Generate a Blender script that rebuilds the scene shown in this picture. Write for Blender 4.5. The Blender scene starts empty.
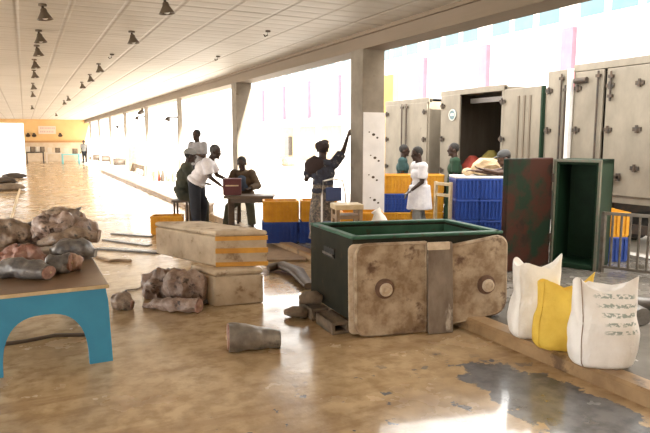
import bpy, bmesh, math, random
from mathutils import Vector, Matrix, Euler, noise
random.seed(7)
sc = bpy.context.scene
COL = sc.collection
V = Vector
# ------------------------------------------------------------------ camera
FOC, CAMH = 600.0, 1.9
TH = math.atan(301 / math.hypot(600, 77.5)); PT = math.atan(77.5 / 600)
cF = V((math.sin(TH) * math.cos(PT), math.cos(TH) * math.cos(PT), -math.sin(PT)))
cR = V((math.cos(TH), -math.sin(TH), 0))
cU = cR.cross(cF)
FWD = V((math.sin(TH), math.cos(TH), 0))
cam = bpy.data.cameras.new('camera'); camo = bpy.data.objects.new('camera', cam); COL.objects.link(camo)
m = Matrix((cR, cU, -cF)).transposed().to_4x4(); m.translation = V((0, 0, CAMH)); camo.matrix_world = m
cam.sensor_width = 36; cam.lens = 36 * FOC / 650; cam.clip_end = 500
sc.camera = camo

def ray(px, py):
    return cF + (px - 325) / FOC * cR + (216.5 - py) / FOC * cU
def W(px, py, z=0.0):
    d = ray(px, py); return V((0, 0, CAMH)) + d * ((z - CAMH) / d.z)
def WX(px, py, X):
    d = ray(px, py); return V((0, 0, CAMH)) + d * (X / d.x)
def WF(px, py, fwd):
    d = ray(px, py); return V((0, 0, CAMH)) + d * (fwd / d.dot(FWD))
def at(px, fwd, z):
    p = WF(px, 139, fwd); p.z = z; return p
YR, YL, YA, YT = -math.pi / 2 - TH, math.pi / 2 - TH, -TH, math.pi - TH   # yaw facing photo right / left / away / towards us

# ------------------------------------------------------------------ materials
def mat(name, c1, c2=None, scale=4, rough=.6, metal=0, bump=0, bscale=None, c3=None, scale3=1.5, t3=.6, rough2=None, stretch=(1, 1, 1), contrast=(.35, .65), spec=.5):
    M = bpy.data.materials.new(name); M.use_nodes = True
    N, L = M.node_tree.nodes, M.node_tree.links
    B = N['Principled BSDF']; B.inputs['Roughness'].default_value = rough; B.inputs['Metallic'].default_value = metal
    B.inputs['Specular IOR Level'].default_value = spec
    B.inputs['Base Color'].default_value = (*c1, 1)
    tc = N.new('ShaderNodeTexCoord'); mp = N.new('ShaderNodeMapping'); mp.inputs['Scale'].default_value = stretch
    L.new(tc.outputs['Object'], mp.inputs['Vector'])
    def nz(s, det=5):
        n = N.new('ShaderNodeTexNoise'); n.inputs['Scale'].default_value = s; n.inputs['Detail'].default_value = det
        n.inputs['Roughness'].default_value = .62
        L.new(mp.outputs['Vector'], n.inputs['Vector']); return n.outputs['Fac']
    def ramp(fac, a, b):
        r = N.new('ShaderNodeMapRange'); r.inputs[1].default_value = a; r.inputs[2].default_value = b
        L.new(fac, r.inputs[0]); return r.outputs[0]
    def mix(fac, a, b):
        x = N.new('ShaderNodeMix'); x.data_type = 'RGBA'; L.new(fac, x.inputs['Factor'])
        for s, v in ((6, a), (7, b)):
            if isinstance(v, tuple): x.inputs[s].default_value = (*v, 1)
            else: L.new(v, x.inputs[s])
        return x.outputs[2]
    if c2:
        fac = ramp(nz(scale), *contrast); o = mix(fac, c1, c2)
        if c3:
            o = mix(ramp(nz(scale3, 7), t3, t3 + .08), o, c3)
        L.new(o, B.inputs['Base Color'])
        if rough2 is not None:
            r = N.new('ShaderNodeMapRange'); r.inputs[3].default_value = rough; r.inputs[4].default_value = rough2
            L.new(fac, r.inputs[0]); L.new(r.outputs[0], B.inputs['Roughness'])
    if bump:
        b = N.new('ShaderNodeBump'); b.inputs['Strength'].default_value = bump; b.inputs['Distance'].default_value = .02
        L.new(nz(bscale or scale * 3), b.inputs['Height']); L.new(b.outputs['Normal'], B.inputs['Normal'])
    M['h'] = 1
    return M
def nodes(M): return M.node_tree.nodes, M.node_tree.links, M.node_tree.nodes['Principled BSDF']

skin_m = [mat('skin_dark', (.045, .021, .013), (.03, .014, .009), 6, .5), mat('skin_brown', (.11, .055, .034), (.08, .04, .026), 6, .5)]
hair_m = mat('hair_black', (.012, .011, .01), (.03, .027, .024), 60, .8, bump=.5)
grey_hair_m = mat('hair_greying', (.10, .095, .09), (.04, .037, .035), 60, .8, bump=.5)
eye_m = mat('eye', (.22, .2, .18), rough=.3)
lip_m = mat('lip', (.12, .04, .035), rough=.5)
def cloth(name, a, b=None, s=7): return mat(name, a, b or tuple(x * .75 for x in a), s, .9, bump=.35, bscale=9)
shirt_white = cloth('white_shirt_cloth', (.80, .78, .80), (.62, .60, .64))
dark_grey_c = cloth('dark_grey_cap_cloth', (.10, .10, .10))
pale_grey = cloth('pale_grey_cloth', (.36, .35, .36))
shirt_dk = cloth('dark_olive_cloth', (.055, .055, .035), (.03, .033, .022))
shirt_brown = cloth('brown_cloth', (.10, .065, .035), (.06, .04, .025))
blue_grey = cloth('slate_blue_cloth', (.07, .10, .16))
trouser_dk = cloth('dark_trouser_cloth', (.022, .025, .035))
trouser_ol = cloth('olive_trouser_cloth', (.06, .055, .03))
teal_c = cloth('teal_cloth', (.03, .075, .075))
green_c = cloth('dark_green_cloth', (.012, .045, .02))
navy_c = mat('dark_navy_print', (.04, .045, .07), (.02, .02, .03), 14, .9, c3=(.2, .18, .17), scale3=13, t3=.58)
wrap_c = mat('patterned_wrapper_cloth', (.23, .19, .14), (.05, .045, .05), 22, .9, c3=(.34, .25, .2), scale3=14, t3=.55)
head_c = cloth('headwrap_cloth', (.04, .025, .025))
grey_c = cloth('grey_cloth', (.30, .30, .29))
steel = mat('dull_steel', (.2, .19, .18), (.12, .11, .1), 9, .45, .7)
dark_iron = mat('dark_iron', (.05, .045, .04), (.09, .06, .04), 12, .6, .4)
black_r = mat('black_rubber', (.02, .02, .02), (.035, .033, .03), 8, .8)
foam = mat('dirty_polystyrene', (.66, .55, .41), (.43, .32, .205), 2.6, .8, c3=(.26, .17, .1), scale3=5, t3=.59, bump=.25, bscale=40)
tape = mat('yellow_tape', (.74, .38, .06), (.58, .27, .05), 5, .45)
yel = mat('yellow_plastic', (.72, .36, .02), (.58, .26, .015), 5, .5, c3=(.30, .14, .02), scale3=6, t3=.66)
blu = mat('blue_plastic', (.022, .07, .33), (.018, .05, .24), 5, .45, c3=(.04, .06, .13), scale3=6, t3=.66)
fz_side = mat('grimy_dark_green_paint', (.015, .016, .010), (.024, .022, .014), 5, .8, c3=(.036, .026, .015), scale3=4, t3=.6, spec=.2)
fz_green = mat('green_paint', (.024, .085, .053), (.045, .12, .075), 5, .6, c3=(.06, .05, .032), scale3=7, t3=.58, spec=.3)
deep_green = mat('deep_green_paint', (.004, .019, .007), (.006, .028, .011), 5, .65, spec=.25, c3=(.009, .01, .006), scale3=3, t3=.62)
rust_green = mat('rust_red_over_green_paint', (.007, .022, .011), (.046, .014, .008), 2.2, .7, spec=.25, c3=(.018, .011, .007), scale3=3, t3=.56, contrast=(.42, .54))
lid_m = mat('rust_stained_enamel', (.42, .325, .225), (.21, .135, .075), 5, .7, c3=(.10, .05, .028), scale3=3.2, t3=.565, contrast=(.38, .60), bump=.3, bscale=25)
strip_m = mat('weathered_board', (.24, .19, .145), (.12, .085, .06), 5, .75, c3=(.45, .40, .33), scale3=4, t3=.57, stretch=(1, 1, .5), bump=.3)
knob_m = mat('worn_pale_metal', (.62, .52, .40), (.45, .34, .23), 14, .5)
wood_d = mat('dark_wet_wood', (.10, .065, .04), (.06, .04, .028), 5, .5, stretch=(1, 1, 6), bump=.3)
wood_m = mat('brown_wood', (.30, .2, .115), (.2, .13, .075), 5, .6, bump=.3)
top_m = mat('wet_brown_tabletop', (.22, .135, .075), (.15, .09, .05), 3, .3, c3=(.10, .075, .055), scale3=4, t3=.62)
edge_m = mat('pale_table_edge', (.62, .50, .32), (.48, .36, .2), 8, .5)
blue_paint = mat('turquoise_paint', (.045, .28, .47), (.04, .24, .42), 3, .5, c3=(.12, .3, .36), scale3=7, t3=.7)
concrete = mat('brown_grey_concrete', (.21, .155, .105), (.13, .095, .065), 9, .8, bump=.5)
pillar_m = mat('stained_pillar_plaster', (.27, .235, .19), (.19, .16, .125), 2.4, .75, c3=(.13, .1, .07), scale3=3, t3=.64)
beam_m = mat('beam_paint', (.24, .185, .135), (.19, .145, .10), 1.5, .7, stretch=(1, .2, 1))
white_tile = mat('white_wash', (.80, .79, .80), (.7, .69, .7), 3, .5, c3=(.35, .33, .34), scale3=11, t3=.69)
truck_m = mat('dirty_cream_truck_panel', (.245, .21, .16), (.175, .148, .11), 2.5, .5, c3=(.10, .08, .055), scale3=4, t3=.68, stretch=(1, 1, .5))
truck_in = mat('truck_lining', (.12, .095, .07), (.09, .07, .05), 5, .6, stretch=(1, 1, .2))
rail_m = mat('railing_grey_paint', (.14, .125, .105), (.09, .07, .05), 9, .5, .3)
fish_grey = mat('wet_grey_fish_skin', (.06, .057, .06), (.19, .175, .165), 9, .28, c3=(.30, .26, .235), scale3=6, t3=.6, bump=.4, bscale=18)
fish_pink = mat('pale_pinkish_fish_skin', (.44, .34, .285), (.22, .14, .11), 12, .38, c3=(.06, .04, .035), scale3=8, t3=.565, bump=.5, bscale=16)
fish_tan = mat('tan_fish_skin', (.38, .29, .215), (.17, .115, .085), 12, .4, c3=(.05, .038, .03), scale3=8, t3=.56, bump=.5, bscale=16)
flesh = mat('pink_fish_flesh', (.42, .25, .19), (.22, .10, .075), 14, .35, bump=.4)
flesh_pale = mat('pale_pink_flesh', (.55, .39, .31), (.38, .22, .17), 9, .35, bump=.5)
flesh_red = mat('dark_reddish_fish_meat', (.22, .085, .06), (.36, .22, .17), 9, .4, bump=.6)
silver = mat('silvery_fish_skin', (.15, .13, .115), (.30, .27, .23), 4, .3, .35, c3=(.09, .08, .075), scale3=4, t3=.58, bump=.3)
sack_w = mat('white_woven_sack', (.88, .86, .83), (.76, .73, .68), 3.5, .7, bump=.6, bscale=12)
sack_y = mat('yellow_woven_sack', (.78, .54, .08), (.66, .43, .05), 3.5, .7, bump=.6, bscale=12)
sack_cream = mat('cream_bundle_cloth', (.60, .46, .29), (.42, .3, .17), 12, .85, bump=.8, bscale=20)
red_c = mat('orange_red_sack', (.42, .06, .03), (.3, .045, .03), 5, .8, bump=.5, bscale=12)
olive_y = mat('yellow_green_sack', (.34, .28, .06), (.25, .19, .05), 6, .8, bump=.5, bscale=12)
maroon = mat('maroon_box', (.105, .022, .022), (.08, .018, .018), 5, .6)
white_p = mat('white_plastic', (.8, .79, .77), (.7, .68, .66), 5, .4, bump=.3, bscale=14)
lamp_m = mat('bronze_lamp_shade', (.17, .14, .105), (.13, .1, .075), 8, .4, .5)
bulb_m = mat('clear_bulb', (.85, .83, .78), rough=.15)
facade_m = mat('facade_white_paint', (.82, .8, .78), (.78, .76, .74), 1, .7)
pink_m = mat('pink_paint', (.53, .17, .23), (.47, .14, .19), 2, .7)
glass_b = mat('bluish_window_glass', (.08, .16, .21), (.1, .19, .24), 1, .2)
shop_m = mat('orange_brown_shutter', (.52, .40, .27), (.46, .34, .22), 2, .7)
yellow_wall = mat('yellow_wall_paint', (.58, .36, .09), (.52, .31, .07), 1.5, .7)
red_wall = mat('red_brown_paint', (.28, .07, .04), (.22, .055, .03), 2, .7)
kerb_m = mat('wet_tan_kerb', (.38, .25, .13), (.22, .135, .065), 3.5, .35, c3=(.12, .07, .035), scale3=3, t3=.58, bump=.2)
farwall_m = mat('orange_cream_plaster', (.66, .42, .18), (.60, .37, .15), .8, .7)
farlow_m = mat('pale_lower_plaster', (.62, .50, .36), (.5, .38, .25), 1.2, .6)
trim_m = mat('ochre_ledge_paint', (.45, .24, .09), (.4, .2, .07), 2, .6)
grey_strip = mat('wet_grey_brown_plank', (.13, .115, .10), (.08, .07, .06), 4, .25, bump=.2)
plaster_old = mat('back_wall_plaster', (.55, .43, .29), (.48, .37, .24), 1, .8)

# ------------------------------------------------------------------ mesh builder (collects shapes in world coordinates)
def basis(d):
    d = V(d).normalized(); a = V((0, 0, 1)) if abs(d.z) < .9 else V((1, 0, 0))
    x = a.cross(d).normalized(); return x, d.cross(x), d
class MB:
    def __init__(s): s.v = []; s.f = []; s.mi = []; s.i = 0
    def add(s, vs, fs):
        o = len(s.v); s.v += [V(q) for q in vs]
        s.f += [[i + o for i in f] for f in fs]; s.mi += [s.i] * len(fs); return s
    def mat(s, i): s.i = i; return s
    def box(s, c, size, rz=0, M=None):
        x, y, z = (q / 2 for q in size); R = M or Matrix.Rotation(rz, 3, 'Z'); c = V(c)
        vs = [c + R @ V((a * x, b * y, d * z)) for d in (-1, 1) for a, b in ((-1, -1), (1, -1), (1, 1), (-1, 1))]
        return s.add(vs, [[3, 2, 1, 0], [4, 5, 6, 7], [0, 1, 5, 4], [1, 2, 6, 5], [2, 3, 7, 6], [3, 0, 4, 7]])
    def bb(s, a, b):
        a, b = V(a), V(b); return s.box((a + b) / 2, b - a)
    def quad(s, foot, z0, z1, inset=0):
        n = len(foot); top = foot
        vs = [V((p[0], p[1], z0)) for p in foot] + [V((p[0], p[1], z1)) for p in top]
        return s.add(vs, [list(range(n))[::-1], list(range(n, 2 * n))] + [[i, (i + 1) % n, n + (i + 1) % n, n + i] for i in range(n)])
    def bar(s, p0, p1, w, h=None, up=(0, 0, 1)):
        p0, p1 = V(p0), V(p1); d = (p1 - p0); L = d.length; d.normalize(); u = V(up)
        if abs(d.dot(u)) > .98: u = V((1, 0, 0))
        x = u.cross(d).normalized(); y = d.cross(x)
        return s.box((p0 + p1) / 2, (w, h or w, L), M=Matrix((x, y, d)).transposed())
    def cone(s, p0, p1, r0, r1=None, n=14, cap=True):
        p0, p1 = V(p0), V(p1); r1 = r0 if r1 is None else r1; x, y, _ = basis(p1 - p0)
        vs = [p + r * (x * math.cos(t) + y * math.sin(t)) for p, r in ((p0, r0), (p1, r1)) for t in (2 * math.pi * k / n for k in range(n))]
        fs = [[i, (i + 1) % n, n + (i + 1) % n, n + i] for i in range(n)]
        if cap: fs += [list(range(n))[::-1], list(range(n, 2 * n))]
        return s.add(vs, fs)
    def tube(s, pts, r, n=10):
        pts = [V(p) for p in pts]
        return s.loft(pts, [(r, r) if not isinstance(r, (list, tuple)) else (r[i], r[i]) for i in range(len(pts))], n)
    def lathe(s, o, d, prof, n=24):
        x, y, z = basis(d); o = V(o)
        vs = [o + z * h + r * (x * math.cos(t) + y * math.sin(t)) for r, h in prof for t in (2 * math.pi * k / n for k in range(n))]
        m = len(prof)
        fs = [[j * n + i, j * n + (i + 1) % n, (j + 1) * n + (i + 1) % n, (j + 1) * n + i] for j in range(m - 1) for i in range(n)]
        fs += [list(range(n))[::-1], list(range((m - 1) * n, m * n))]
        return s.add(vs, fs)
    def ell(s, c, r, R=None, n=16, k=10):
        c = V(c); R = R or Matrix.Identity(3); r = (r, r, r) if not hasattr(r, '__len__') else r
        vs = [c + R @ V((0, 0, -r[2]))]
        for j in range(1, k):
            a = -math.pi / 2 + math.pi * j / k
            vs += [c + R @ V((r[0] * math.cos(a) * math.cos(t), r[1] * math.cos(a) * math.sin(t), r[2] * math.sin(a))) for t in (2 * math.pi * i / n for i in range(n))]
        vs.append(c + R @ V((0, 0, r[2]))); e = len(vs) - 1
        fs = [[0, 1 + (i + 1) % n, 1 + i] for i in range(n)] + [[e, e - n + i, e - n + (i + 1) % n] for i in range(n)]
        fs += [[1 + j * n + i, 1 + j * n + (i + 1) % n, 1 + (j + 1) * n + (i + 1) % n, 1 + (j + 1) * n + i] for j in range(k - 2) for i in range(n)]
        return s.add(vs, fs)
    def loft(s, pts, rad, n=16, nz=0, seed=0, up=(0, 0, 1), freq=6):
        pts = [V(p) for p in pts]; vs = []; m = len(pts); u = V(up)
        for j, p in enumerate(pts):
            d = (pts[min(j + 1, m - 1)] - pts[max(j - 1, 0)]).normalized()
            uu = u if abs(d.dot(u)) < .95 else V((1, 0, 0))
            x = uu.cross(d).normalized(); y = d.cross(x)
            for k in range(n):
                t = 2 * math.pi * k / n
                q = p + x * rad[j][0] * math.cos(t) + y * rad[j][1] * math.sin(t)
                if nz:
                    q = q + (q - p) * nz * (noise.noise(q * freq + V((seed * 7.3, seed, 0))) + .55 * noise.noise(q * freq * 2.6 + V((seed * 3.1, 0, seed))))
                vs.append(q)
        fs = [[j * n + i, j * n + (i + 1) % n, (j + 1) * n + (i + 1) % n, (j + 1) * n + i] for j in range(m - 1) for i in range(n)]
        fs += [list(range(n))[::-1], list(range((m - 1) * n, m * n))]
        return s.add(vs, fs)
    def build(s, name, mats, parent=None, bev=0, smooth=40, sub=0, remesh=0, smth=0):
        me = bpy.data.meshes.new(name)
        org = V(parent['org']) if parent is not None and 'org' in parent else V((0, 0, 0))
        me.from_pydata([tuple(q - org) for q in s.v], [], s.f); 
        mats = mats if isinstance(mats, (list, tuple)) else [mats]
        for q in mats: me.materials.append(q)
        me.polygons.foreach_set('material_index', s.mi)
        b = bmesh.new(); b.from_mesh(me); bmesh.ops.recalc_face_normals(b, faces=b.faces); b.to_mesh(me); b.free()
        o = bpy.data.objects.new(name, me); COL.objects.link(o)
        if parent is not None: o.parent = parent; o['org'] = tuple(org)
        if remesh:
            q = o.modifiers.new('r', 'REMESH'); q.mode = 'VOXEL'; q.voxel_size = remesh
            if smth: q = o.modifiers.new('s', 'SMOOTH'); q.iterations = smth; q.factor = .5
            bpy.context.view_layer.update()
            new = bpy.data.meshes.new_from_object(o.evaluated_get(bpy.context.evaluated_depsgraph_get()))
            o.modifiers.clear(); o.data = new; new.name = name; bpy.data.meshes.remove(me); me = new
            if not me.materials: me.materials.append(mats[0])
        if smooth:
            me.polygons.foreach_set('use_smooth', [True] * len(me.polygons)); me.set_sharp_from_angle(angle=math.radians(smooth if not remesh else 80))
        if bev:
            q = o.modifiers.new('b', 'BEVEL'); q.width = bev; q.segments = 2; q.limit_method = 'ANGLE'
        if sub:
            q = o.modifiers.new('u', 'SUBSURF'); q.levels = q.render_levels = sub
        return o
def tag(o, label, cat, group=None, kind=None):
    o['label'] = label; o['category'] = cat
    if group: o['group'] = group
    if kind: o['kind'] = kind
    return o
def thing(name, label, cat, loc, group=None, rz=0):
    """rz is stored only for local-coordinate things (org = 0); otherwise parts are given in world coordinates."""
    o = bpy.data.objects.new(name, None); COL.objects.link(o); o.empty_display_size = .1
    o.location = loc; o['org'] = tuple(loc); return tag(o, label, cat, group)
def local(name, label, cat, loc, rz, group=None):
    o = thing(name, label, cat, loc, group); o['org'] = (0, 0, 0); o.rotation_euler = (0, 0, rz); return o
def solo(mb, name, mats, label, cat, loc=None, group=None, **k):
    """one-mesh thing whose origin sits at its base"""
    if loc is None:
        loc = sum(mb.v, V()) / len(mb.v); loc.z = min(q.z for q in mb.v)
    for q in range(len(mb.v)): mb.v[q] = mb.v[q] - V(loc)
    o = mb.build(name, mats, **k); o.location = loc; return tag(o, label, cat, group)
def struct(mb, name, mats, **k):
    o = mb.build(name, mats, **k); o['kind'] = 'structure'; return o
def dup(o, loc, rz, label, group=None):
    c = o.copy(); COL.objects.link(c); c.location = loc; c.rotation_euler = (0, 0, rz); c['label'] = label
    if group: c['group'] = group
    def rec(a, b):
        for ch in list(a.children):
            d = ch.copy(); COL.objects.link(d); d.parent = b; rec(ch, d)
    rec(o, c); return c

# ------------------------------------------------------------------ setting
PX, KX, CZ, BZ, YE = 4.8, 3.87, 3.56, 3.29, 57.0
floor_m = mat('wet_tan_terrazzo', (.56, .415, .25), (.46, .325, .18), 1.6, .14, bump=.12, bscale=9)
N, L, B = nodes(floor_m)
tc = N.new('ShaderNodeTexCoord')
def nnode(scale, det=6, vec=None, rough=.6):
    n = N.new('ShaderNodeTexNoise'); n.inputs['Scale'].default_value = scale; n.inputs['Detail'].default_value = det; n.inputs['Roughness'].default_value = rough
    L.new(vec or tc.outputs['Object'], n.inputs['Vector']); return n.outputs['Fac']
def math_(op, a, b=None, c=None):
    n = N.new('ShaderNodeMath'); n.operation = op
    for i, q in enumerate((a, b, c)):
        if q is None: continue
        if isinstance(q, (int, float)): n.inputs[i].default_value = q
        else: L.new(q, n.inputs[i])
    return n.outputs[0]
def rng(x, a, b, c=0, d=1):
    n = N.new('ShaderNodeMapRange'); n.inputs[1].default_value = a; n.inputs[2].default_value = b; n.inputs[3].default_value = c; n.inputs[4].default_value = d
    L.new(x, n.inputs[0]); return n.outputs[0]
def mixc(f, a, b):
    x = N.new('ShaderNodeMix'); x.data_type = 'RGBA'; L.new(f, x.inputs['Factor'])
    for s, q in ((6, a), (7, b)):
        if isinstance(q, tuple): x.inputs[s].default_value = (*q, 1)
        else: L.new(q, x.inputs[s])
    return x.outputs[2]
base = B.inputs['Base Color'].links[0].from_socket
# worn-away coating: a big bare patch along the kerb and scattered chips
def dist(x, y, sx, sy):
    mp = N.new('ShaderNodeMapping'); L.new(tc.outputs['Object'], mp.inputs['Vector'])
    mp.inputs['Location'].default_value = (-x / sx, -y / sy, 0); mp.inputs['Scale'].default_value = (1 / sx, 1 / sy, 0)
    n = N.new('ShaderNodeVectorMath'); n.operation = 'LENGTH'; L.new(mp.outputs['Vector'], n.inputs[0]); return n.outputs['Value']
pw = W(575, 408)
d1 = dist(3.32, 2.85, .42, 1.25)
wear = math_('SUBTRACT', math_('MULTIPLY_ADD', nnode(2.6, 7), 2.2, -.55), d1)
wearm = rng(wear, -.35, -.29)
chipn = nnode(4.2, 4)
chipm = rng(chipn, .625, .64)
chip_zone = rng(dist(2.3, 3.1, 1.9, 1.1), .7, 1.1, 1, 0)
chipm = math_('MULTIPLY', chipm, chip_zone)
allm = math_('MAXIMUM', wearm, chipm)
grime = rng(nnode(.9, 8), .5, .72)
col = mixc(math_('MULTIPLY', grime, .7), mixc(rng(nnode(6.5, 6), .42, .62), base, (.36, .245, .13)), (.26, .165, .085))
mp2 = N.new('ShaderNodeMapping'); L.new(tc.outputs['Object'], mp2.inputs['Vector']); mp2.inputs['Rotation'].default_value = (0, 0, TH); mp2.inputs['Scale'].default_value = (.35, 2.6, 1)
streak = rng(nnode(1.6, 6, mp2.outputs['Vector']), .54, .66)
col = mixc(math_('MULTIPLY', streak, .45), col, (.25, .145, .07))
col = mixc(allm, col, mixc(rng(nnode(7, 5), .4, .6), (.085, .088, .095), (.15, .155, .165)))
L.new(col, B.inputs['Base Color'])
rr = math_('MULTIPLY_ADD', rng(nnode(1.3, 5), .35, .65), .20, .10)
L.new(rr, B.inputs['Roughness'])
pud = math_('SUBTRACT', math_('MULTIPLY_ADD', nnode(1.4, 4), 2.0, -.45), math_('MINIMUM', dist(2.75, 2.9, .9, .8), dist(2.9, 6.9, .7, 1.3)))
pudm = rng(pud, -.5, .25)
L.new(math_('MULTIPLY', pudm, .9), B.inputs['Coat Weight']); B.inputs['Coat Roughness'].default_value = .07; B.inputs['Coat IOR'].default_value = 1.6
struct(MB().bb((-9, -7, -.2), (KX, YE + 14, 0)), 'floor', floor_m)

kb = MB()
ys = [-7 + i * .25 for i in range(0, int((44) / .25))]
kv = []
for y in ys:
    e = .012 * noise.noise(V((y * 2.1, 3, 0))); t = .008 * noise.noise(V((y * 3, 9, 0)))
    kv += [V((KX + e, y, -.05)), V((KX + e + .004, y, .10 + t)), V((KX + .03 + e, y, .122 + t)), V((KX + .2 + e, y, .12)), V((KX + .2, y, -.05))]
nk = len(ys)
kb.add(kv, [[j * 5 + i, j * 5 + (i + 1) % 5, (j + 1) * 5 + (i + 1) % 5, (j + 1) * 5 + i] for j in range(nk - 1) for i in range(5)] + [[0, 1, 2, 3, 4], [(nk - 1) * 5 + i for i in range(5)]])
struct(kb, 'trim_kerb', kerb_m)
plat_m = mat('wet_grey_platform', (.13, .12, .105), (.19, .17, .145), 1.5, .12, rough2=.35, bump=.15, bscale=8, c3=(.09, .075, .055), scale3=2, t3=.58)
struct(MB().bb((KX + .19, -7, -.2), (8.4, 15.5, .1)), 'floor_platform', plat_m)
yard_m = mat('pale_concrete_yard', (.72, .69, .64), (.64, .6, .55), .6, .55)
struct(MB().bb((KX + .19, 15.5, -.25), (60, 130, .095)).bb((8.4, -30, -.25), (60, 15.5, .095)).bb((-60, YE + 14, -.3), (KX + .19, 130, -.01)).bb((-60, -30, -.3), (-9, YE + 14, -.01)), 'ground', yard_m)

ceil_m = mat('ribbed_ceiling_sheet', (.65, .62, .575), (.57, .54, .49), .5, .55)
N, L, B = nodes(ceil_m); tc = N.new('ShaderNodeTexCoord')
sep = N.new('ShaderNodeSeparateXYZ'); L.new(tc.outputs['Object'], sep.inputs[0])
fx = math_('FRACT', math_('DIVIDE', sep.outputs[0], .62)); fy = math_('FRACT', math_('DIVIDE', sep.outputs[1], .31))
jx = rng(math_('ABSOLUTE', math_('SUBTRACT', fx, .5)), .44, .49); jy = rng(math_('ABSOLUTE', math_('SUBTRACT', fy, .5)), .30, .5)
fb = math_('FRACT', math_('DIVIDE', sep.outputs[1], 2.6)); jb = rng(math_('ABSOLUTE', math_('SUBTRACT', fb, .5)), .485, .495)
base = B.inputs['Base Color'].links[0].from_socket
col = mixc(math_('MULTIPLY', math_('MAXIMUM', jx, jb), .5), mixc(math_('MULTIPLY', jy, .18), base, (.36, .3, .24)), (.28, .23, .18))
L.new(col, B.inputs['Base Color'])
bp = N.new('ShaderNodeBump'); bp.inputs['Strength'].default_value = .5; bp.inputs['Distance'].default_value = .03
L.new(math_('MULTIPLY', math_('ADD', jx, jy), -1), bp.inputs['Height']); L.new(bp.outputs['Normal'], B.inputs['Normal'])
struct(MB().bb((-9, -7, CZ), (PX + .5, YE + 14, CZ + .25)), 'ceiling', ceil_m)
# edge beam along the pillars: deep web with a lower flange
bmn = MB().bb((PX + .06, -7, BZ + .02), (PX + .38, YE, CZ + .3)).bb((PX, -7, BZ), (PX + .42, YE, BZ + .07)).bb((PX + .02, -7, CZ - .055), (PX + .1, YE, CZ + .02))
struct(bmn, 'trim_beam', beam_m)
for k in range(-2, 8):
    y = 8.52 + 6.29 * k
    if y > YE - 1: break
    hw, xw = (.2, .4) if k < 2 else (.075, .15)  # far pillars thinned: glare eating their edges is built into the shape
    b = MB().bb((PX, y - hw, 0), (PX + xw, y + hw, BZ + .02))
    o = struct(b, 'pillar', pillar_m, bev=.012)
    if k == 0:
        w = MB().bb((PX + .015, y - .212, .1), (PX + .415, y - .19, 2.32))
        w.build('white_washed_facing', white_tile, o)
        c = MB().mat(0)
        for i, zz in enumerate((.55, .9, 1.25, 1.6, 1.95)):
            for dx, dz, w_ in ((0, 0, .03), (.07, -.05, .022), (-.08, .04, .015)):
                c.ell((PX + .2 + dx + .03 * (i % 2), y - .212, zz + dz + .02 * (i % 3)), (w_, .004, w_ * .7), None, 8, 6)
        c.build('stain_patch', dark_iron, o)
struct(MB().bb((6.5, -9, 0), (24, -4.5, 14)), 'wall_sun_blocker', plaster_old)  # unseen block, added only to keep the sun off the near platform
# ends of the hall
struct(MB().bb((.0, YE, 0), (PX + .4, YE + .3, 1.66)), 'wall_far_lower', farlow_m)
struct(MB().bb((.0, YE, 1.66), (PX + .4, YE + .3, CZ)), 'wall_far', farwall_m)
struct(MB().bb((.0, YE - .18, 1.6), (PX, YE + .02, 1.75)), 'trim_ledge', trim_m)
struct(MB().bb((-9, YE, CZ - .35), (0, YE + .3, CZ)), 'trim_lintel', farwall_m)
struct(MB().bb((-9, -7.3, 0), (PX + .4, -7, CZ)), 'wall_back', plaster_old)  # unseen, put in to hold back sky light from behind the camera

# ------------------------------------------------------------------ facade across the yard
FX = 21.0
bld = thing('building', 'white two-storey building across the yard with pink pilasters and blue window strip', 'building', (FX, 30, .095))
MB().bb((FX, -8, .095), (FX + 5, 75, 9)).build('wall', facade_m, bld)
for k in range(-2, 9):
    y = 18.8 + 5.25 * k
    MB().bb((FX - .25, y - .3, 3.6), (FX + .05, y + .3, 6.55)).build('pilaster', pink_m, bld)
    for q in range(3):
        w = MB().bb((FX - .06, y + .55 + 1.5 * q, 6.8), (FX + .02, y + 1.85 + 1.5 * q, 7.7)).build('window', facade_m, bld)
        MB().bb((FX - .08, y + .63 + 1.5 * q, 6.88), (FX - .055, y + 1.77 + 1.5 * q, 7.62)).build('pane', glass_b, w)
for k in range(3):
    y = 39.5 + 4.4 * k
    MB().bb((FX - .05, y, .1), (FX + .03, y + 3.2, 2.9)).build('shutter', shop_m, bld)
MB().bb((FX - 1.2, 34, 2.95), (FX + .02, 62, 3.15)).build('canopy', facade_m, bld)
MB().box((FX - .2, 49, 1.3), (.4, .9, 1.6)).build('grey_cupboard', steel, bld)
gp = thing('gate_pillar', 'yellow painted gate pillar with red side behind the closed truck', 'pillar', (9.6, 17.0, .095))
pya, pyb = WX(393, 90, 9.6).y, WX(380, 90, 9.6).y
MB().bb((9.6, pya, .095), (9.8, pyb - .12, 3.75)).build('shaft', yellow_wall, gp)
MB().bb((9.58, pyb - .12, .095), (9.82, pyb, 3.78)).build('red_panel', red_wall, gp)

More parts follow.
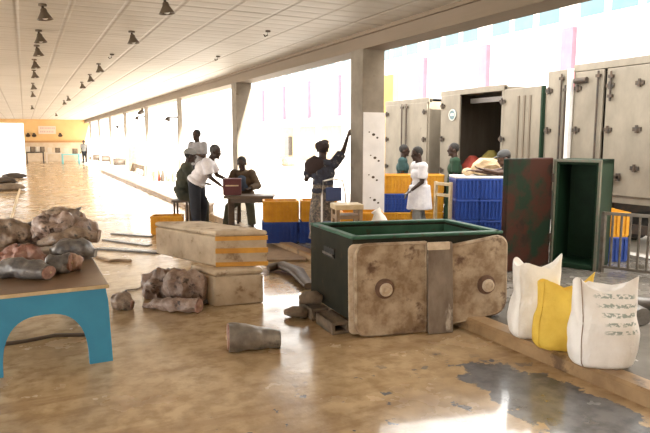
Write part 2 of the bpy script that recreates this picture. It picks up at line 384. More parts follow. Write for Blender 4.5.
# ------------------------------------------------------------------ ceiling lamps
def make_lamp(label, loc):
    t = local('ceiling_lamp', label, 'lamp', loc, 0, 'spotlight cones hung from the ceiling')
    MB().cone((0, 0, .0), (0, 0, -.025), .05).build('ceiling_plate', lamp_m, t)
    MB().cone((0, 0, -.02), (0, 0, -.09), .016).build('stem', dark_iron, t)
    MB().lathe((0, 0, 0), (.12, 0, -1), [(.025, .05), (.036, .065), (.042, .095), (.062, .13), (.09, .175), (.098, .187), (.09, .187), (.055, .14), (.025, .11)], 20).build('shade', lamp_m, t)
    MB().ell((.02, 0, -.158), (.04, .04, .03)).build('bulb', bulb_m, t)
    return t
rows = [([(165, 8), (132, 39), (99, 69), (90, 79), (82, 86), (68, 99), (64, 103), (56, 115)], 'right'),
        ([(43, 14), (39, 38), (37, 52), (34.5, 65), (34, 75), (33, 87), (32.5, 95), (32, 108)], 'left')]
lamp0 = None
ords = ['nearest', 'second', 'third', 'fourth', 'fifth', 'sixth', 'seventh', 'farthest']
for pts, side in rows:
    for i, (x, y) in enumerate(pts):
        p = W(x, y, CZ - .12); p.z = CZ
        lab = f'bronze cone ceiling lamp, {ords[i]} in the {side} row of lamps'
        if lamp0 is None: lamp0 = make_lamp(lab, p)
        else: dup(lamp0, p, 0, lab)
for x, y, l in ((112, 55, 'small bare bracket on ceiling in gap of right lamp row'), (268, 32, 'small brown ceiling socket above the long opening'), (218, 57, 'small pale ceiling hook above the middle pillar opening')):
    p = W(x, y, CZ - .02); p.z = CZ
    t = thing('ceiling_hook', l, 'hook', p)
    MB().cone(p, p - V((0, 0, .02)), .04).build('plate', dark_iron, t); MB().tube([p - V((0, 0, .01)), p - V((.01, 0, .07)), p - V((.05, 0, .09)), p - V((.07, 0, .06))], .01).build('hook', dark_iron, t)
p = WX(140, 112, PX); t = thing('security_camera', 'small dark camera under the beam beyond the second pillar', 'camera', (PX + .1, p.y, BZ))
MB().cone((PX + .1, p.y, BZ), (PX + .1, p.y, BZ - .1), .04).build('bracket', dark_iron, t); MB().cone((PX + .1, p.y, BZ - .16), (PX - .1, p.y - .3, BZ - .24), .1, .08).build('housing', dark_iron, t)
for k, (x, y) in enumerate(((178, 117), (131, 119), (113, 127))):
    p = WX(x, y, PX - .05); t = thing('bracket_lamp', ['small bracket lamp on third pillar from the camera', 'small bracket lamp on fourth pillar from the camera', 'small bracket lamp beyond the fourth pillar'][k], 'lamp', (PX, 21.1 + 6.29 * k, p.z))
    q = V((PX, 21.1 + 6.29 * k, p.z))
    MB().bar(q + V((.02, 0, 0)), q + V((-.3, 0, 0)), .05).build('arm', dark_iron, t); MB().cone(q + V((-.3, 0, .0)), q + V((-.36, 0, -.12)), .05, .11).build('shade', dark_iron, t)

# ------------------------------------------------------------------ far-wall furniture
sg = WX  # noqa
def far(x, y): 
    d = ray(x, y); t = YE / d.y; return V((d.x * t, YE, CAMH + d.z * t))
a, b = far(38, 126), far(56, 134)
t = thing('wall_sign', 'faded pale sign board high on the far wall', 'sign', (a.x, YE, b.z))
MB().bb((a.x, YE - .06, b.z), (b.x, YE, a.z)).build('board', mat('faded_sign_board', (.66, .52, .42)), t)
for k in range(2):
    lm = MB(); x = a.x + .15
    while x < b.x - .15:
        w = random.uniform(.06, .13); lm.bb((x, YE - .07, b.z + .12 + .3 * k), (x + w, YE - .055, b.z + .27 + .3 * k)); x += w + .05
    lm.build('faded_lettering', mat('faded_sign_ink', (.5, .34, .3)), t)
for k, (x, y) in enumerate(((28, 134), (34, 134), (60, 134))):
    q = far(x, y); t = thing('wall_lamp', ['dark wall lamp at the left end of far wall', 'dark wall lamp just left of the faded sign', 'dark wall lamp right of the faded sign'][k], 'lamp', q)
    MB().bar(q, q - V((0, .3, 0)), .08).build('arm', dark_iron, t); MB().cone(q - V((0, .3, -.05)), q - V((0, .45, .15)), .08, .18).build('shade', dark_iron, t)
def far_table(x0, x1, ytop, ybot, m1, label, Y):
    d0, d1 = ray(x0, ytop), ray(x1, ytop); X0, X1 = d0.x / d0.y * Y, d1.x / d1.y * Y
    z = CAMH + d0.z / d0.y * Y
    t = thing('market_stall', label, 'stall', ((X0 + X1) / 2, Y, 0))
    MB().bb((X0, Y, z - .08), (X1, Y + 1, z)).build('counter', m1, t)
    for xx in (X0 + .05, X1 - .05):
        for yy in (Y + .05, Y + .95): MB().bb((xx - .04, yy - .04, 0), (xx + .04, yy + .04, z - .08)).build('leg', m1, t)
    return X0, X1, Y, z
turq = mat('turquoise_counter', (.2, .5, .52)); pale = mat('pale_counter', (.6, .52, .42))
S1 = far_table(62, 80, 154, 158, turq, 'turquoise counter near the man by the far wall', 50)
S2 = far_table(26, 44, 152, 158, dark_iron, 'dark counter with stacked goods at left of far wall', 52)
S3 = far_table(46, 62, 153, 158, pale, 'pale counter in the middle of the far wall', 52)
for (X0, X1, Y, z), nm, n in ((S2, 'dark counter at the far wall', 4), (S3, 'pale counter at the far wall', 2), (S1, 'turquoise counter', 2)):
    for k in range(n):
        xx = X0 + (X1 - X0) * (k + .5) / n
        solo(MB().box((xx, Y + .4, z + .2), (.3, .4, .4), .2 * k), 'goods_box', concrete if k % 2 else pale, f'{["first", "second", "third", "fourth"][k]} box from the left on the {nm}', 'box', group='goods on the far counters', bev=.02)

# ------------------------------------------------------------------ trucks
emb_m = mat('emblem_blue_grey', (.13, .2, .22)); emb2 = mat('emblem_pale', (.5, .5, .45))
def hinge(parent, X, y, z):
    MB().bb((X - .03, y - .07, z - .03), (X + .0, y + .07, z + .03)).cone((X - .03, y, z - .06), (X - .03, y, z + .06), .022).build('hinge', dark_iron, parent)
def lock_rod(parent, X, y, z0, z1):
    MB().cone((X - .035, y, z0), (X - .035, y, z1), .016).box((X - .03, y, z0 + .08), (.05, .08, .05)).box((X - .03, y, z1 - .08), (.05, .08, .05)).build('lock_rod', dark_iron, parent)
def truck_shell(t, y0, y1, z0, z1, closed_depth=5.0):
    X = 8.5; w = .06
    MB().bb((X, y0, z0), (X + closed_depth, y0 + w, z1)).bb((X, y1 - w, z0), (X + closed_depth, y1, z1)).bb((X, y0, z1 - w), (X + closed_depth, y1, z1)).bb((X, y0, z0), (X + closed_depth, y1, z0 + .08)).bb((X + closed_depth - w, y0, z0), (X + closed_depth, y1, z1)).build('cargo_box', truck_m, t)
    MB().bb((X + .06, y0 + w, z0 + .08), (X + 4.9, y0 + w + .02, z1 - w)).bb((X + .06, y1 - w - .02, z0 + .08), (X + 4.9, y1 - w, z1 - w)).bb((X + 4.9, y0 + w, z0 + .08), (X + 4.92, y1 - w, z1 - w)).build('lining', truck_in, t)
    MB().bb((X - .05, y0 - .02, z1 - .09), (X + .05, y1 + .02, z1 + .03)).bb((X - .03, y0 - .02, z0 - .1), (X + .05, y1 + .02, z0 + .02)).bb((X - .03, y0 - .02, z0), (X + .04, y0 + .05, z1)).bb((X - .03, y1 - .05, z0), (X + .04, y1 + .02, z1)).build('rear_frame', truck_m, t, bev=.008)
    MB().bb((X + .3, y0 + .5, .65), (X + 5.5, y0 + .65, z0 - .02)).bb((X + .3, y1 - .65, .65), (X + 5.5, y1 - .5, z0 - .02)).build('chassis', dark_iron, t)
    MB().bb((X + .0, y0 + .1, .42), (X + .1, y1 - .1, .56)).bb((X + .02, y0 + .5, .5), (X + .4, y0 + .6, z0 - .05)).bb((X + .02, y1 - .6, .5), (X + .4, y1 - .5, z0 - .05)).build('bumper', dark_iron, t)
    for yy in (y0 + .12, y1 - .42):
        MB().lathe((X + 1.3, yy, .58), (0, 1, 0), [(.25, 0), (.46, .0), (.485, .05), (.485, .25), (.46, .3), (.25, .3)], 28).build('wheel', black_r, t)
def panel(parent, name, y0, y1, z0, z1, X=8.5, th=.05, m=None, ribs=()):
    b = MB().bb((X - th - .01, y0, z0), (X - .01, y1, z1))
    d = b.build(name, m or truck_m, parent, bev=.008)
    if ribs:
        for yy in ribs: MB().bb((X - th - .03, yy - .02, z0 + .15), (X - th - .005, yy + .02, z1 - .15)).build('rib', mat('door_seam', (.15, .12, .085)), d)
    return d
# closed truck on the left
y0, y1 = WX(430, 110, 8.5).y, WX(387, 110, 8.5).y; z0, z1 = .95, 2.83
t = thing('truck', 'cream box truck backed up with both rear doors closed', 'truck', (8.5, (y0 + y1) / 2, .1)); truck_shell(t, y0, y1, z0, z1)
ym = (y0 + y1) / 2
for a, b, rr_ in ((y0 + .03, ym - .01, y0 + .12), (ym + .01, y1 - .03, y1 - .12)):
    d = panel(t, 'door', a, b, z0 + .02, z1 - .08)
    lock_rod(d, 8.44, ym + (.1 if a > ym - .1 else -.1), z0, z1 - .08)
    for zz in (z0 + .25, (z0 + z1) / 2, z1 - .3): hinge(d, 8.44, rr_, zz)
# open truck in the middle
y0, y1 = WX(505, 90, 8.5).y, WX(443, 90, 8.5).y; z1 = 2.93
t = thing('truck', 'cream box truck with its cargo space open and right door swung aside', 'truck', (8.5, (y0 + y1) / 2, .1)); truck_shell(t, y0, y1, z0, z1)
yl = WX(462, 100, 8.5).y
d = panel(t, 'door', yl, y1 - .03, z0 + .02, z1 - .08)
for zz in (z0 + .25, 1.9, z1 - .3): hinge(d, 8.44, y1 - .1, zz)
e = WX(452.5, 115, 8.43)
MB().cone((8.44, e.y, e.z), (8.425, e.y, e.z), .125, n=28).mat(1).lathe((8.427, e.y, e.z), (-1, 0, 0), [(.125, 0), (.125, .01), (.10, .012), (.10, 0)], 28).bb((8.415, e.y - .06, e.z - .02), (8.43, e.y + .06, e.z + .035)).build('round_emblem', [emb_m, emb2], d)
yr = WX(541, 90, 8.4).y
d = panel(t, 'door', yr, y0 - .03, z0 + .0, z1 - .07, X=8.52, ribs=(yr + .3, yr + .45, yr + .6))
for zz in (z0 + .25, 1.9, z1 - .3): hinge(d, 8.44, y0 - .02, zz)
MB().bb((8.42, yr - .03, z0), (8.5, yr + .01, z1 - .07)).build('door_seal', deep_green, d)
p = WX(480, 97, 8.9); MB().bb((9.0, y0 + .15, z1 - .24), (9.1, y1 - .35, z1 - .14)).build('inner_light_strip', white_tile, t)
# closed big truck on the right
y1 = WX(551, 70, 8.5).y; y0 = 5.3; z0, z1 = .98, 3.12
ya, yb = WX(577, 70, 8.5).y, WX(609, 70, 8.5).y
t = thing('truck', 'large dirty cream box truck with folded side leaf at the right edge', 'truck', (8.5, 6.4, .1)); truck_shell(t, y0, ya, z0, z1)
d = panel(t, 'door', ya + .06, y1, z0 + .0, z1 - .03, X=8.5)
for zz in (1.45, 2.05, 2.75): hinge(d, 8.44, y1 - .05, zz)
lock_rod(d, 8.44, (ya + y1) / 2 - .05, z0 + .1, z1 - .1); lock_rod(d, 8.44, (ya + y1) / 2 - .14, z0 + .1, z1 - .3)
MB().bb((8.36, ya + .0, z0), (8.44, ya + .07, z1 - .03)).build('door_edge_seal', white_p, d)
d = panel(t, 'door', yb + .04, ya - .03, z0 + .02, z1 - .1)
for zz in (1.45, 2.05, 2.75): hinge(d, 8.44, ya - .1, zz)
lock_rod(d, 8.44, yb + .12, z0 + .1, z1 - .12)
MB().cone((8.4, ya - .3, z1 - .25), (8.4, ya - .06, z1 - .25), .05).build('latch', dark_iron, d)
d = panel(t, 'door', y0 + .05, yb - .02, z0 + .02, z1 - .1)
for zz in (1.45, 2.05, 2.75): hinge(d, 8.44, yb - .1, zz); hinge(d, 8.44, yb - .62, zz)
MB().box((8.41, yb - .22, 1.3), (.05, .06, .28)).box((8.4, yb - .22, 1.3), (.05, .34, .05)).box((8.4, yb - .36, 1.3), (.05, .05, .12)).build('latch', dark_iron, d)
lock_rod(d, 8.44, yb - .12, 2.5, z1 - .15)

# ------------------------------------------------------------------ crates
def make_crate(m, label, loc, rz, name, w=.6, dpt=.4, h=.37):
    t = local(name, label, 'crate', loc, rz)
    b = MB(); th = .014
    for sx in (-1, 1):
        b.box((sx * (w / 2 - th), 0, h / 2), (th, dpt - .02, h)); b.box((0, sx * (dpt / 2 - th), h / 2), (w - .02, th, h))
    b.box((0, 0, .012), (w - .03, dpt - .03, .02))
    n = 9
    for i in range(n):
        x = -w / 2 + .035 + (w - .07) * i / (n - 1)
        for sy in (-1, 1): b.box((x, sy * (dpt / 2 + .002), h / 2), (.03, .024, h - .05))
    for i in range(6):
        y = -dpt / 2 + .035 + (dpt - .07) * i / 5
        for sx in (-1, 1): b.box((sx * (w / 2 + .002), y, h / 2), (.024, .03, h - .05))
    for zz in (.03, .17, .26):
        for sx in (-1, 1):
            b.box((sx * (w / 2 - .004), 0, zz), (.014, dpt, .02)); b.box((0, sx * (dpt / 2 - .004), zz), (w, .014, .02))
    b.build('slatted_body', m, t)
    r = MB()
    for sx in (-1, 1):
        r.box((sx * (w / 2 + .0), 0, h - .02), (.03, dpt + .03, .035)); r.box((0, sx * (dpt / 2), h - .02), (w + .03, .03, .035))
    r.build('rim', m, t, bev=.006)
    return t
CH = .37
cy0 = make_crate(yel, 'yellow crate lying left of the group of men', W(168, 233, 0), -TH + .15, 'plastic_crate')
cb0 = make_crate(blu, 'lower left blue crate under the yellow ones, left of the green freezer', at(279, 10.5, .1), -TH + .1, 'plastic_crate')
def crate(kind, loc, rz, label, group): return dup(cy0 if kind == 'y' else cb0, loc, rz, label, group)
g = 'crates left of the green freezer'; cb0['group'] = g
crate('b', at(279, 10.5, .1) + V((math.cos(-TH + .1), math.sin(-TH + .1), 0)) * .63, -TH + .1, 'lower right blue crate touching the green freezer', g)
q = at(280, 10.5, .1 + CH)
crate('y', q, -TH + .1, 'yellow crate on blue crates, nearest the men', g)
crate('y', q + V((math.cos(-TH + .1), math.sin(-TH + .1), 0)) * .66, -TH + .1, 'yellow crate on blue crates, nearest the woman in the headwrap', g)
g = 'crate wall behind the man in white'
for r in range(3):
    for c in range(2):
        p = at(395 + 32.5 * c, 11.9, .1 + CH * r)
        kind = 'b' if (r, c) == (1, 0) else 'y'
        crate(kind, p, -TH, ('blue crate in the yellow stack in front of man in teal' if kind == 'b' else f'yellow crate at {["bottom", "middle", "top"][r]} {["left", "right"][c]} of stack behind man in white shirt'), g)
g = 'blue crate stack under the cream bundle'
for r in range(3):
    for c in range(2):
        p = at(465.5 + 23.5 * c, 10.8, .1 + CH * r)
        crate('b', p, -TH + math.pi / 2, f'blue crate at {["bottom", "middle", "top"][r]} {["left", "right"][c]} of stack under cream bundle', g)
for r in range(3):
    crate('y', at(509, 10.9, .1 + CH * r), -TH + math.pi / 2, ['yellow crate at bottom of narrow stack behind blue crates', 'yellow crate in middle of narrow stack behind blue crates', 'yellow crate on top of narrow stack behind blue crates'][r], 'yellow crates between the blue stack and open freezer')
for r in range(2):
    crate('yb'[1 - r], at(611, 9.0, .1 + CH * r), -TH + math.pi / 2, ['blue crate behind the railing', 'yellow crate on top of the blue one behind the railing'][r], 'crates behind the railing')
crate('y', at(362, 8.85, .1), -TH, 'lower yellow crate at foot of near pillar', 'crates at foot of near pillar')
crate('y', at(362, 8.85, .1 + CH), -TH, 'upper yellow crate at foot of near pillar beside wooden stool', 'crates at foot of near pillar')

# ------------------------------------------------------------------ people
def rotz(v, a): return Matrix.Rotation(a, 3, 'Z') @ V(v)
def person(label, loc, yaw, H=1.72, bulk=1.12, HS=1.12, lean=0, side=0, arms=None, legs=None, head_yaw=0, head_pitch=0, shirt=None, sleeves=1, trousers=None, skirt=None, hem=0, hair=None, hat=None, hat_m=None, skin=0, vox=.0085, apron=None, shoes=black_r, ground_z=None):
    s = H / 1.72
    D = lambda *q: V(q).normalized()
    arms = arms or {-1: (D(-.12, .05, -1), D(-.02, .3, -1)), 1: (D(.12, .05, -1), D(.02, .3, -1))}
    legs = legs or {-1: (D(-.05, .08, -1), D(0, -.1, -1)), 1: (D(.05, .0, -1), D(0, -.05, -1))}
    sp = D(math.sin(side), math.sin(lean), math.cos(lean)); J = {}
    pel = V((0, 0, 0)); chest = pel + sp * .30 * s; nb = pel + sp * .50 * s
    hd = D(math.sin(lean) * 0 + math.sin(side) * .4, .25 + math.sin(lean) * .7, 1)
    hc = nb + sp * .045 * s + hd * .145 * s
    x_ = V((1, 0, 0))
    low = 0; LJ = {}; AJ = {}
    for k in (-1, 1):
        hip = pel + x_ * .092 * k * s - V((0, 0, .05 * s)); kn = hip + V(legs[k][0]).normalized() * .42 * s; an = kn + V(legs[k][1]).normalized() * .41 * s
        LJ[k] = (hip, kn, an); low = min(low, an.z - .085 * s)
        sh = nb - sp * .045 * s + x_ * .185 * k * s; el = sh + V(arms[k][0]).normalized() * .28 * s; wr = el + V(arms[k][1]).normalized() * .25 * s
        AJ[k] = (sh, el, wr)
    off = V((0, 0, -low)); Rz = Matrix.Rotation(yaw, 3, 'Z'); loc = V(loc)
    root_loc = loc
    T = lambda p: (p + off)
    fwd = V((0, 1, 0)); sy = sp.cross(x_).normalized()          # body frame
    sx = x_; szv = sp; syv = sp.cross(sx)
    BR = Matrix((sx, syv, szv)).transposed()
    HR = Euler((head_pitch, 0, 0)).to_matrix(); HR = Matrix.Rotation(head_yaw, 3, 'Z') @ HR
    hs = s * HS
    b = MB()
    hcT = T(hc)
    def hp(q): return hcT + HR @ (V(q) * hs)
    # head with jaw, nose, brow, ears
    b.ell(hp((0, 0, .02)), (.075 * hs, .094 * hs, .098 * hs), HR); b.ell(hp((0, .02, -.055)), (.058 * hs, .068 * hs, .065 * hs), HR)
    b.ell(hp((0, .09, -.02)), (.015 * hs, .022 * hs, .028 * hs), HR); b.ell(hp((0, .077, .02)), (.055 * hs, .02 * hs, .012 * hs), HR)
    b.ell(hp((0, .082, -.062)), (.026 * hs, .014 * hs, .012 * hs), HR); b.ell(hp((0, .072, -.1)), (.024 * hs, .02 * hs, .016 * hs), HR)
    for k in (-1, 1): b.ell(hp((.078 * k, -.005, -.01)), (.014 * hs, .022 * hs, .032 * hs), HR)
    b.cone(T(nb) - sp * .06 * hs, hp((0, -.015, -.05)), .062 * hs, .054 * hs)
    # torso
    b.ell(T(pel), (.155 * s * bulk, .11 * s * bulk, .12 * s), BR); b.ell(T(pel + sp * .14 * s), (.14 * s * bulk, .10 * s * bulk, .14 * s), BR)
    b.ell(T(chest), (.165 * s * bulk, .112 * s * bulk, .16 * s), BR); b.ell(T(nb - sp * .05 * s), (.16 * s * bulk, .085 * s * bulk, .075 * s), BR)
    for k in (-1, 1):
        hip, kn, an = (T(q) for q in LJ[k]); sh, el, wr = (T(q) for q in AJ[k])
        b.ell(hip, .092 * s); b.cone(hip, kn, .088 * s, .06 * s); b.ell(kn, .061 * s); b.cone(kn, an, .058 * s, .038 * s)
        mid = kn.lerp(an, .3) - V((0, .012, 0)); b.ell(mid, (.055 * s, .06 * s, .11 * s))
        b.ell(an, .042 * s)
        fy = V((.12 * k, 1, 0)).normalized(); FR = Matrix((fy.cross(V((0, 0, 1))), fy, V((0, 0, 1)))).transposed()
        b.ell(an + fy * .07 * s - V((0, 0, .045 * s)), (.043 * s, .125 * s, .04 * s), FR)
        b.ell(sh, .066 * s); b.cone(sh, el, .058 * s, .043 * s); b.ell(el, .044 * s); b.cone(el, wr, .042 * s, .028 * s)
        d = (wr - el).normalized(); sd = d.cross(V((0, 0, 1))); sd = sd.normalized() if sd.length > .1 else V((1, 0, 0)); sd = sd * k; n = sd.cross(d)
        PR = Matrix((sd, n, d)).transposed()
        b.ell(wr + d * .05 * s, (.042 * s, .02 * s, .058 * s), PR)
        for i, (o_, ln) in enumerate(((-.031, .066), (-.0105, .078), (.0105, .072), (.031, .055))):
            q0 = wr + d * .088 * s - sd * o_ * s; q1 = q0 + (d - n * .15 - sd * o_ * 4).normalized() * ln * .55 * s; q2 = q1 + (d - n * .7).normalized() * ln * .5 * s
            b.cone(q0 - d * .02 * s, q1, .0105 * s, .0098 * s, 8); b.ell(q1, .0098 * s, n=8, k=6); b.cone(q1, q2, .0098 * s, .0085 * s, 8); b.ell(q2, .0085 * s, n=8, k=6)
        q0 = wr + d * .025 * s + sd * .03 * s; q1 = q0 + (d * .7 + sd * .75).normalized() * .045 * s; q2 = q1 + (d + sd * .15 - n * .3).normalized() * .035 * s
        b.cone(q0, q1, .0125 * s, .011 * s, 8); b.ell(q1, .011 * s, n=8, k=6); b.cone(q1, q2, .011 * s, .009 * s, 8); b.ell(q2, .009 * s, n=8, k=6)
    o = b.build('person', [skin_m[skin], eye_m, lip_m], None, remesh=vox, smth=2)
    # eyes and lips joined into the same body mesh
    bm = bmesh.new(); bm.from_mesh(o.data)
    e = MB()
    for k in (-1, 1): e.mat(1).ell(hp((.03 * k, .082, -.0)), (.010 * hs, .006 * hs, .0045 * hs), HR, 8, 6)
    e.mat(2).ell(hp((0, .094, -.062)), (.022 * hs, .006 * hs, .007 * hs), HR, 8, 6)
    vv = [bm.verts.new(q) for q in e.v]
    for f, mi in zip(e.f, e.mi):
        fc = bm.faces.new([vv[i] for i in f]); fc.material_index = mi; fc.smooth = True
    bm.to_mesh(o.data); bm.free()
    o.location = loc; o.rotation_euler = (0, 0, yaw); tag(o, label, 'person')
    if shirt:
        c = MB(); g = .018 * s * bulk + .055 * s * (bulk - 1)
        c.ell(T(pel + sp * .14 * s), (.14 * s * bulk + g, .10 * s * bulk + g, .14 * s), BR); c.ell(T(chest), (.165 * s * bulk + g, .112 * s * bulk + g, .16 * s), BR)
        c.ell(T(nb - sp * .05 * s), (.16 * s + g, .085 * s + g, .075 * s + g * .5), BR); c.ell(T(pel + sp * .02 * s), (.155 * s * bulk + g, .115 * s * bulk + g, .10 * s), BR)
        if hem:
            c.cone(T(pel + sp * .1 * s), T(pel + sp * .05 * s - V((0, 0, hem * s))), .17 * s + g, .245 * s, 24)
        for k in (-1, 1):
            sh, el, wr = (T(q) for q in AJ[k]); c.ell(sh, .066 * s + g)
            if sleeves == 1: c.cone(sh, sh.lerp(el, .8), .062 * s + g, .058 * s + g)
            elif sleeves == 2: c.cone(sh, el, .06 * s + g, .046 * s + g); c.ell(el, .046 * s + g); c.cone(el, el.lerp(wr, .9), .046 * s + g, .036 * s + g * .7)
            else: c.cone(sh, sh.lerp(el, .25), .064 * s + g, .064 * s + g)
        c.build('shirt', shirt, o, remesh=.012, smth=3)
    if trousers:
        c = MB(); g = .016 * s * bulk + .05 * s * (bulk - 1)
        c.ell(T(pel), (.155 * s * bulk + g * .8, .11 * s * bulk + g * .8, .11 * s), BR)
        for k in (-1, 1):
            hip, kn, an = (T(q) for q in LJ[k]); c.ell(hip, .094 * s + g); c.cone(hip, kn, .09 * s + g, .064 * s + g); c.ell(kn, .063 * s + g); c.cone(kn, kn.lerp(an, .93), .062 * s + g, .055 * s + g)
        c.build('trousers', trousers, o, remesh=.012, smth=3)
    if skirt:
        c = MB(); base_z = skirt[1]
        top = T(pel + sp * .12 * s); pts = []; rad = []
        for i in range(9):
            u = i / 8; z = top.z * (1 - u) + base_z * u
            pts.append(V((top.x * (1 - u), top.y * (1 - u) + .03 * u, z))); rr_ = (.16 + .05 * min(1, u * 2.2)) * s; rad.append((rr_ * 1.05, rr_ * .85))
        c.loft(pts, rad, 28, .12, 3, up=(0, 1, 0), freq=9); c.build('wrapper', skirt[0], o, smooth=60)
    if apron:
        c = MB(); c.ell(T(chest) - sp * .05 * s + fwd * .085 * s, (.13 * s, .10 * s, .2 * s), BR); c.build('apron', apron, o, smooth=60)
    for k in (-1, 1):
        hip, kn, an = (T(q) for q in LJ[k]); fy = V((.12 * k, 1, 0)).normalized(); FR = Matrix((fy.cross(V((0, 0, 1))), fy, V((0, 0, 1)))).transposed()
        c = MB(); c.ell(an + fy * .075 * s - V((0, 0, .045 * s)), (.05 * s, .138 * s, .041 * s), FR); c.build('shoe', shoes, o)
    hm = hair or hair_m
    c = MB(); c.ell(hp((0, -.014, .035)), (.084 * hs, .096 * hs, .094 * hs), HR)
    # trim the hair cap below the hairline
    c2 = MB()
    keep = []
    for q in c.v:
        l = HR.transposed() @ (q - hcT) / hs
        lim = .045 if l.y > .04 else (-.01 if l.y > -.02 else -.065)
        if l.z < lim: l = V((l.x * .9, l.y * .9, max(l.z, lim)))
        keep.append(hcT + HR @ (l * hs))
    c.v = keep; c.build('hair', hm, o, smooth=60)
    if hat == 'cap':
        c = MB(); c.ell(hp((0, -.01, .055)), (.09 * hs, .105 * hs, .075 * hs), HR); c.ell(hp((0, .1, .05)), (.06 * hs, .06 * hs, .01 * hs), HR); c.build('cap', hat_m, o, smooth=60)
    if hat == 'wrap':
        c = MB(); c.ell(hp((0, -.02, .05)), (.105 * hs, .125 * hs, .085 * hs), HR); c.ell(hp((.0, -.11, .05)), (.07 * hs, .05 * hs, .06 * hs), HR); c.ell(hp((.03, .02, .11)), (.06 * hs, .07 * hs, .035 * hs), HR); c.build('headwrap', hat_m, o, smooth=60)
    return o
D = lambda *q: V(q).normalized()
# man in white shirt leaning over
person('man in white shirt and dark trousers leaning over maroon box', at(194.5, 12.2, 0), YR, 1.84, bulk=1.28, lean=.6, head_yaw=-.3, head_pitch=-.15,
       arms={-1: (D(-.1, .45, -1), D(.1, .8, -.35)), 1: (D(.15, .25, -1), D(.0, .75, -.6))},
       legs={-1: (D(-.05, .25, -1), D(0, -.15, -1)), 1: (D(.08, .02, -1), D(0, .05, -1))}, shirt=shirt_white, sleeves=1, trousers=trouser_dk, hair=grey_hair_m)
# seated man on the left, back half turned
st = thing('stool', 'low dark stool under man in dark clothes', 'stool', at(180, 12.7, 0))
q = at(180, 12.7, 0)
MB().box(q + V((0, 0, .6)), (.36, .36, .05), -TH).build('seat', wood_d, st)
for a in (-1, 1):
    for b_ in (-1, 1): MB().bar(q + rotz((a * .14, b_ * .14, 0), -TH), q + rotz((a * .13, b_ * .13, .58), -TH), .04).build('leg', wood_d, st)
person('man in dark olive clothes and grey cap seated at far left of the group', at(181, 12.7, 0), YR + .3, 1.93, bulk=1.25, lean=.2, head_pitch=-.1,
       arms={-1: (D(-.2, .35, -1), D(.2, 1, -.2)), 1: (D(.2, .3, -1), D(-.1, 1, -.15))},
       legs={-1: (D(-.15, .95, -.35), D(0, -.1, -1)), 1: (D(.2, .9, -.4), D(0, .0, -1))}, shirt=shirt_dk, sleeves=2, trousers=shirt_dk, hat='cap', hat_m=grey_c)
# tall man behind
q = at(197.5, 14.6, 0)
bx = thing('step_box', 'wooden box the tall man stands on behind the group', 'box', q); MB().box(q + V((0, 0, .15)), (.6, .5, .3), -TH).build('body', wood_m, bx, bev=.01); MB().box(q + V((0, 0, .305)), (.64, .54, .03), -TH).build('lid', wood_m, bx)
person('man in pale shirt standing tallest behind the leaning man', q + V((0, 0, .32)), YT - .5, 1.74, shirt=pale_grey, sleeves=1, trousers=trouser_dk, arms={-1: (D(-.15, .1, -1), D(.4, .8, .3)), 1: (D(.2, .1, -1), D(-.4, .8, .3))})
# work table with maroon box
tc_ = at(249, 12.0, 0)
wt = thing('work_table', 'dark wooden work table between the leaning man and seated man', 'table', tc_)
MB().box(tc_ + V((0, 0, .76)), (.98, .5, .06), -TH).build('tabletop', wood_d, wt, bev=.01)
MB().box(tc_ + V((0, 0, .69)), (.84, .4, .09), -TH).build('apron', wood_d, wt)
for a in (-1, 1):
    for b_ in (-1, 1): MB().bar(tc_ + rotz((a * .38, b_ * .18, 0), -TH), tc_ + rotz((a * .38, b_ * .18, .73), -TH), .06).build('leg', wood_d, wt)
q = at(222.5, 12.0, .79) + V((.03, 0, 0))
q = tc_ + rotz((-.36, .05, .79), -TH)
mx = thing('box', 'maroon box with pale strip on the work table', 'box', q)
MB().box(q + V((0, 0, .15)), (.36, .3, .3), -TH + .12).build('body', maroon, mx, bev=.012)
MB().box(q + V((0, 0, .19)) + rotz((0, -.151, 0), -TH + .12), (.26, .006, .025), -TH + .12).build('pale_strip', edge_m, mx)
MB().box(q + V((0, 0, .31)), (.37, .31, .03), -TH + .12).build('lid', maroon, mx, bev=.008)
q = at(244, 12.75, 0)
st = thing('stool', 'dark stool under man with slate blue front', 'stool', q)
MB().box(q + V((0, 0, .6)), (.36, .36, .05), -TH).build('seat', wood_d, st)
for a in (-1, 1):
    for b_ in (-1, 1): MB().bar(q + rotz((a * .14, b_ * .14, 0), -TH), q + rotz((a * .13, b_ * .13, .58), -TH), .04).build('leg', wood_d, st)
person('man in brown shirt with slate blue front seated behind work table', q, YT + .35 - .5, 1.74, bulk=1.2, lean=.26, head_pitch=-.3,
       arms={-1: (D(-.55, .1, -1), D(.45, .9, -.15)), 1: (D(.5, .15, -1), D(-.5, .9, -.1))},
       legs={-1: (D(-.3, .9, -.4), D(-.1, .05, -1)), 1: (D(.35, .85, -.45), D(.15, .1, -1))}, shirt=shirt_brown, sleeves=2, trousers=trouser_ol, apron=blue_grey)
# woman at the near pillar
person('woman in dark headwrap and patterned wrapper with arm raised to near pillar', at(323, 9.75, .1), YA + .25, 1.7, head_yaw=-.5,
       arms={1: (D(.75, .35, .8), D(.35, .1, 1)), -1: (D(-.3, .35, -1), D(.45, .7, .5))}, shirt=navy_c, sleeves=1, skirt=(wrap_c, .18), hat='wrap', hat_m=head_c, skin=0)
q = at(314.5, 9.7, 1.42)
solo(MB().loft([q + rotz((x, 0, h), -TH) for x, h in ((-.16, .02), (-.1, .03), (0, .05), (.1, .04), (.15, .02))], [(.05, .06), (.11, .12), (.13, .15), (.12, .13), (.05, .06)], 16, .35, 4), 'cloth_bundle', head_c, 'dark round bundle held at shoulder by woman in headwrap', 'bundle', smooth=60)
# man in teal
person('man in teal shirt standing behind the yellow crate stack', at(403, 12.9, .1), YR - .2, 1.62, shirt=teal_c, trousers=trouser_dk, skin=0)
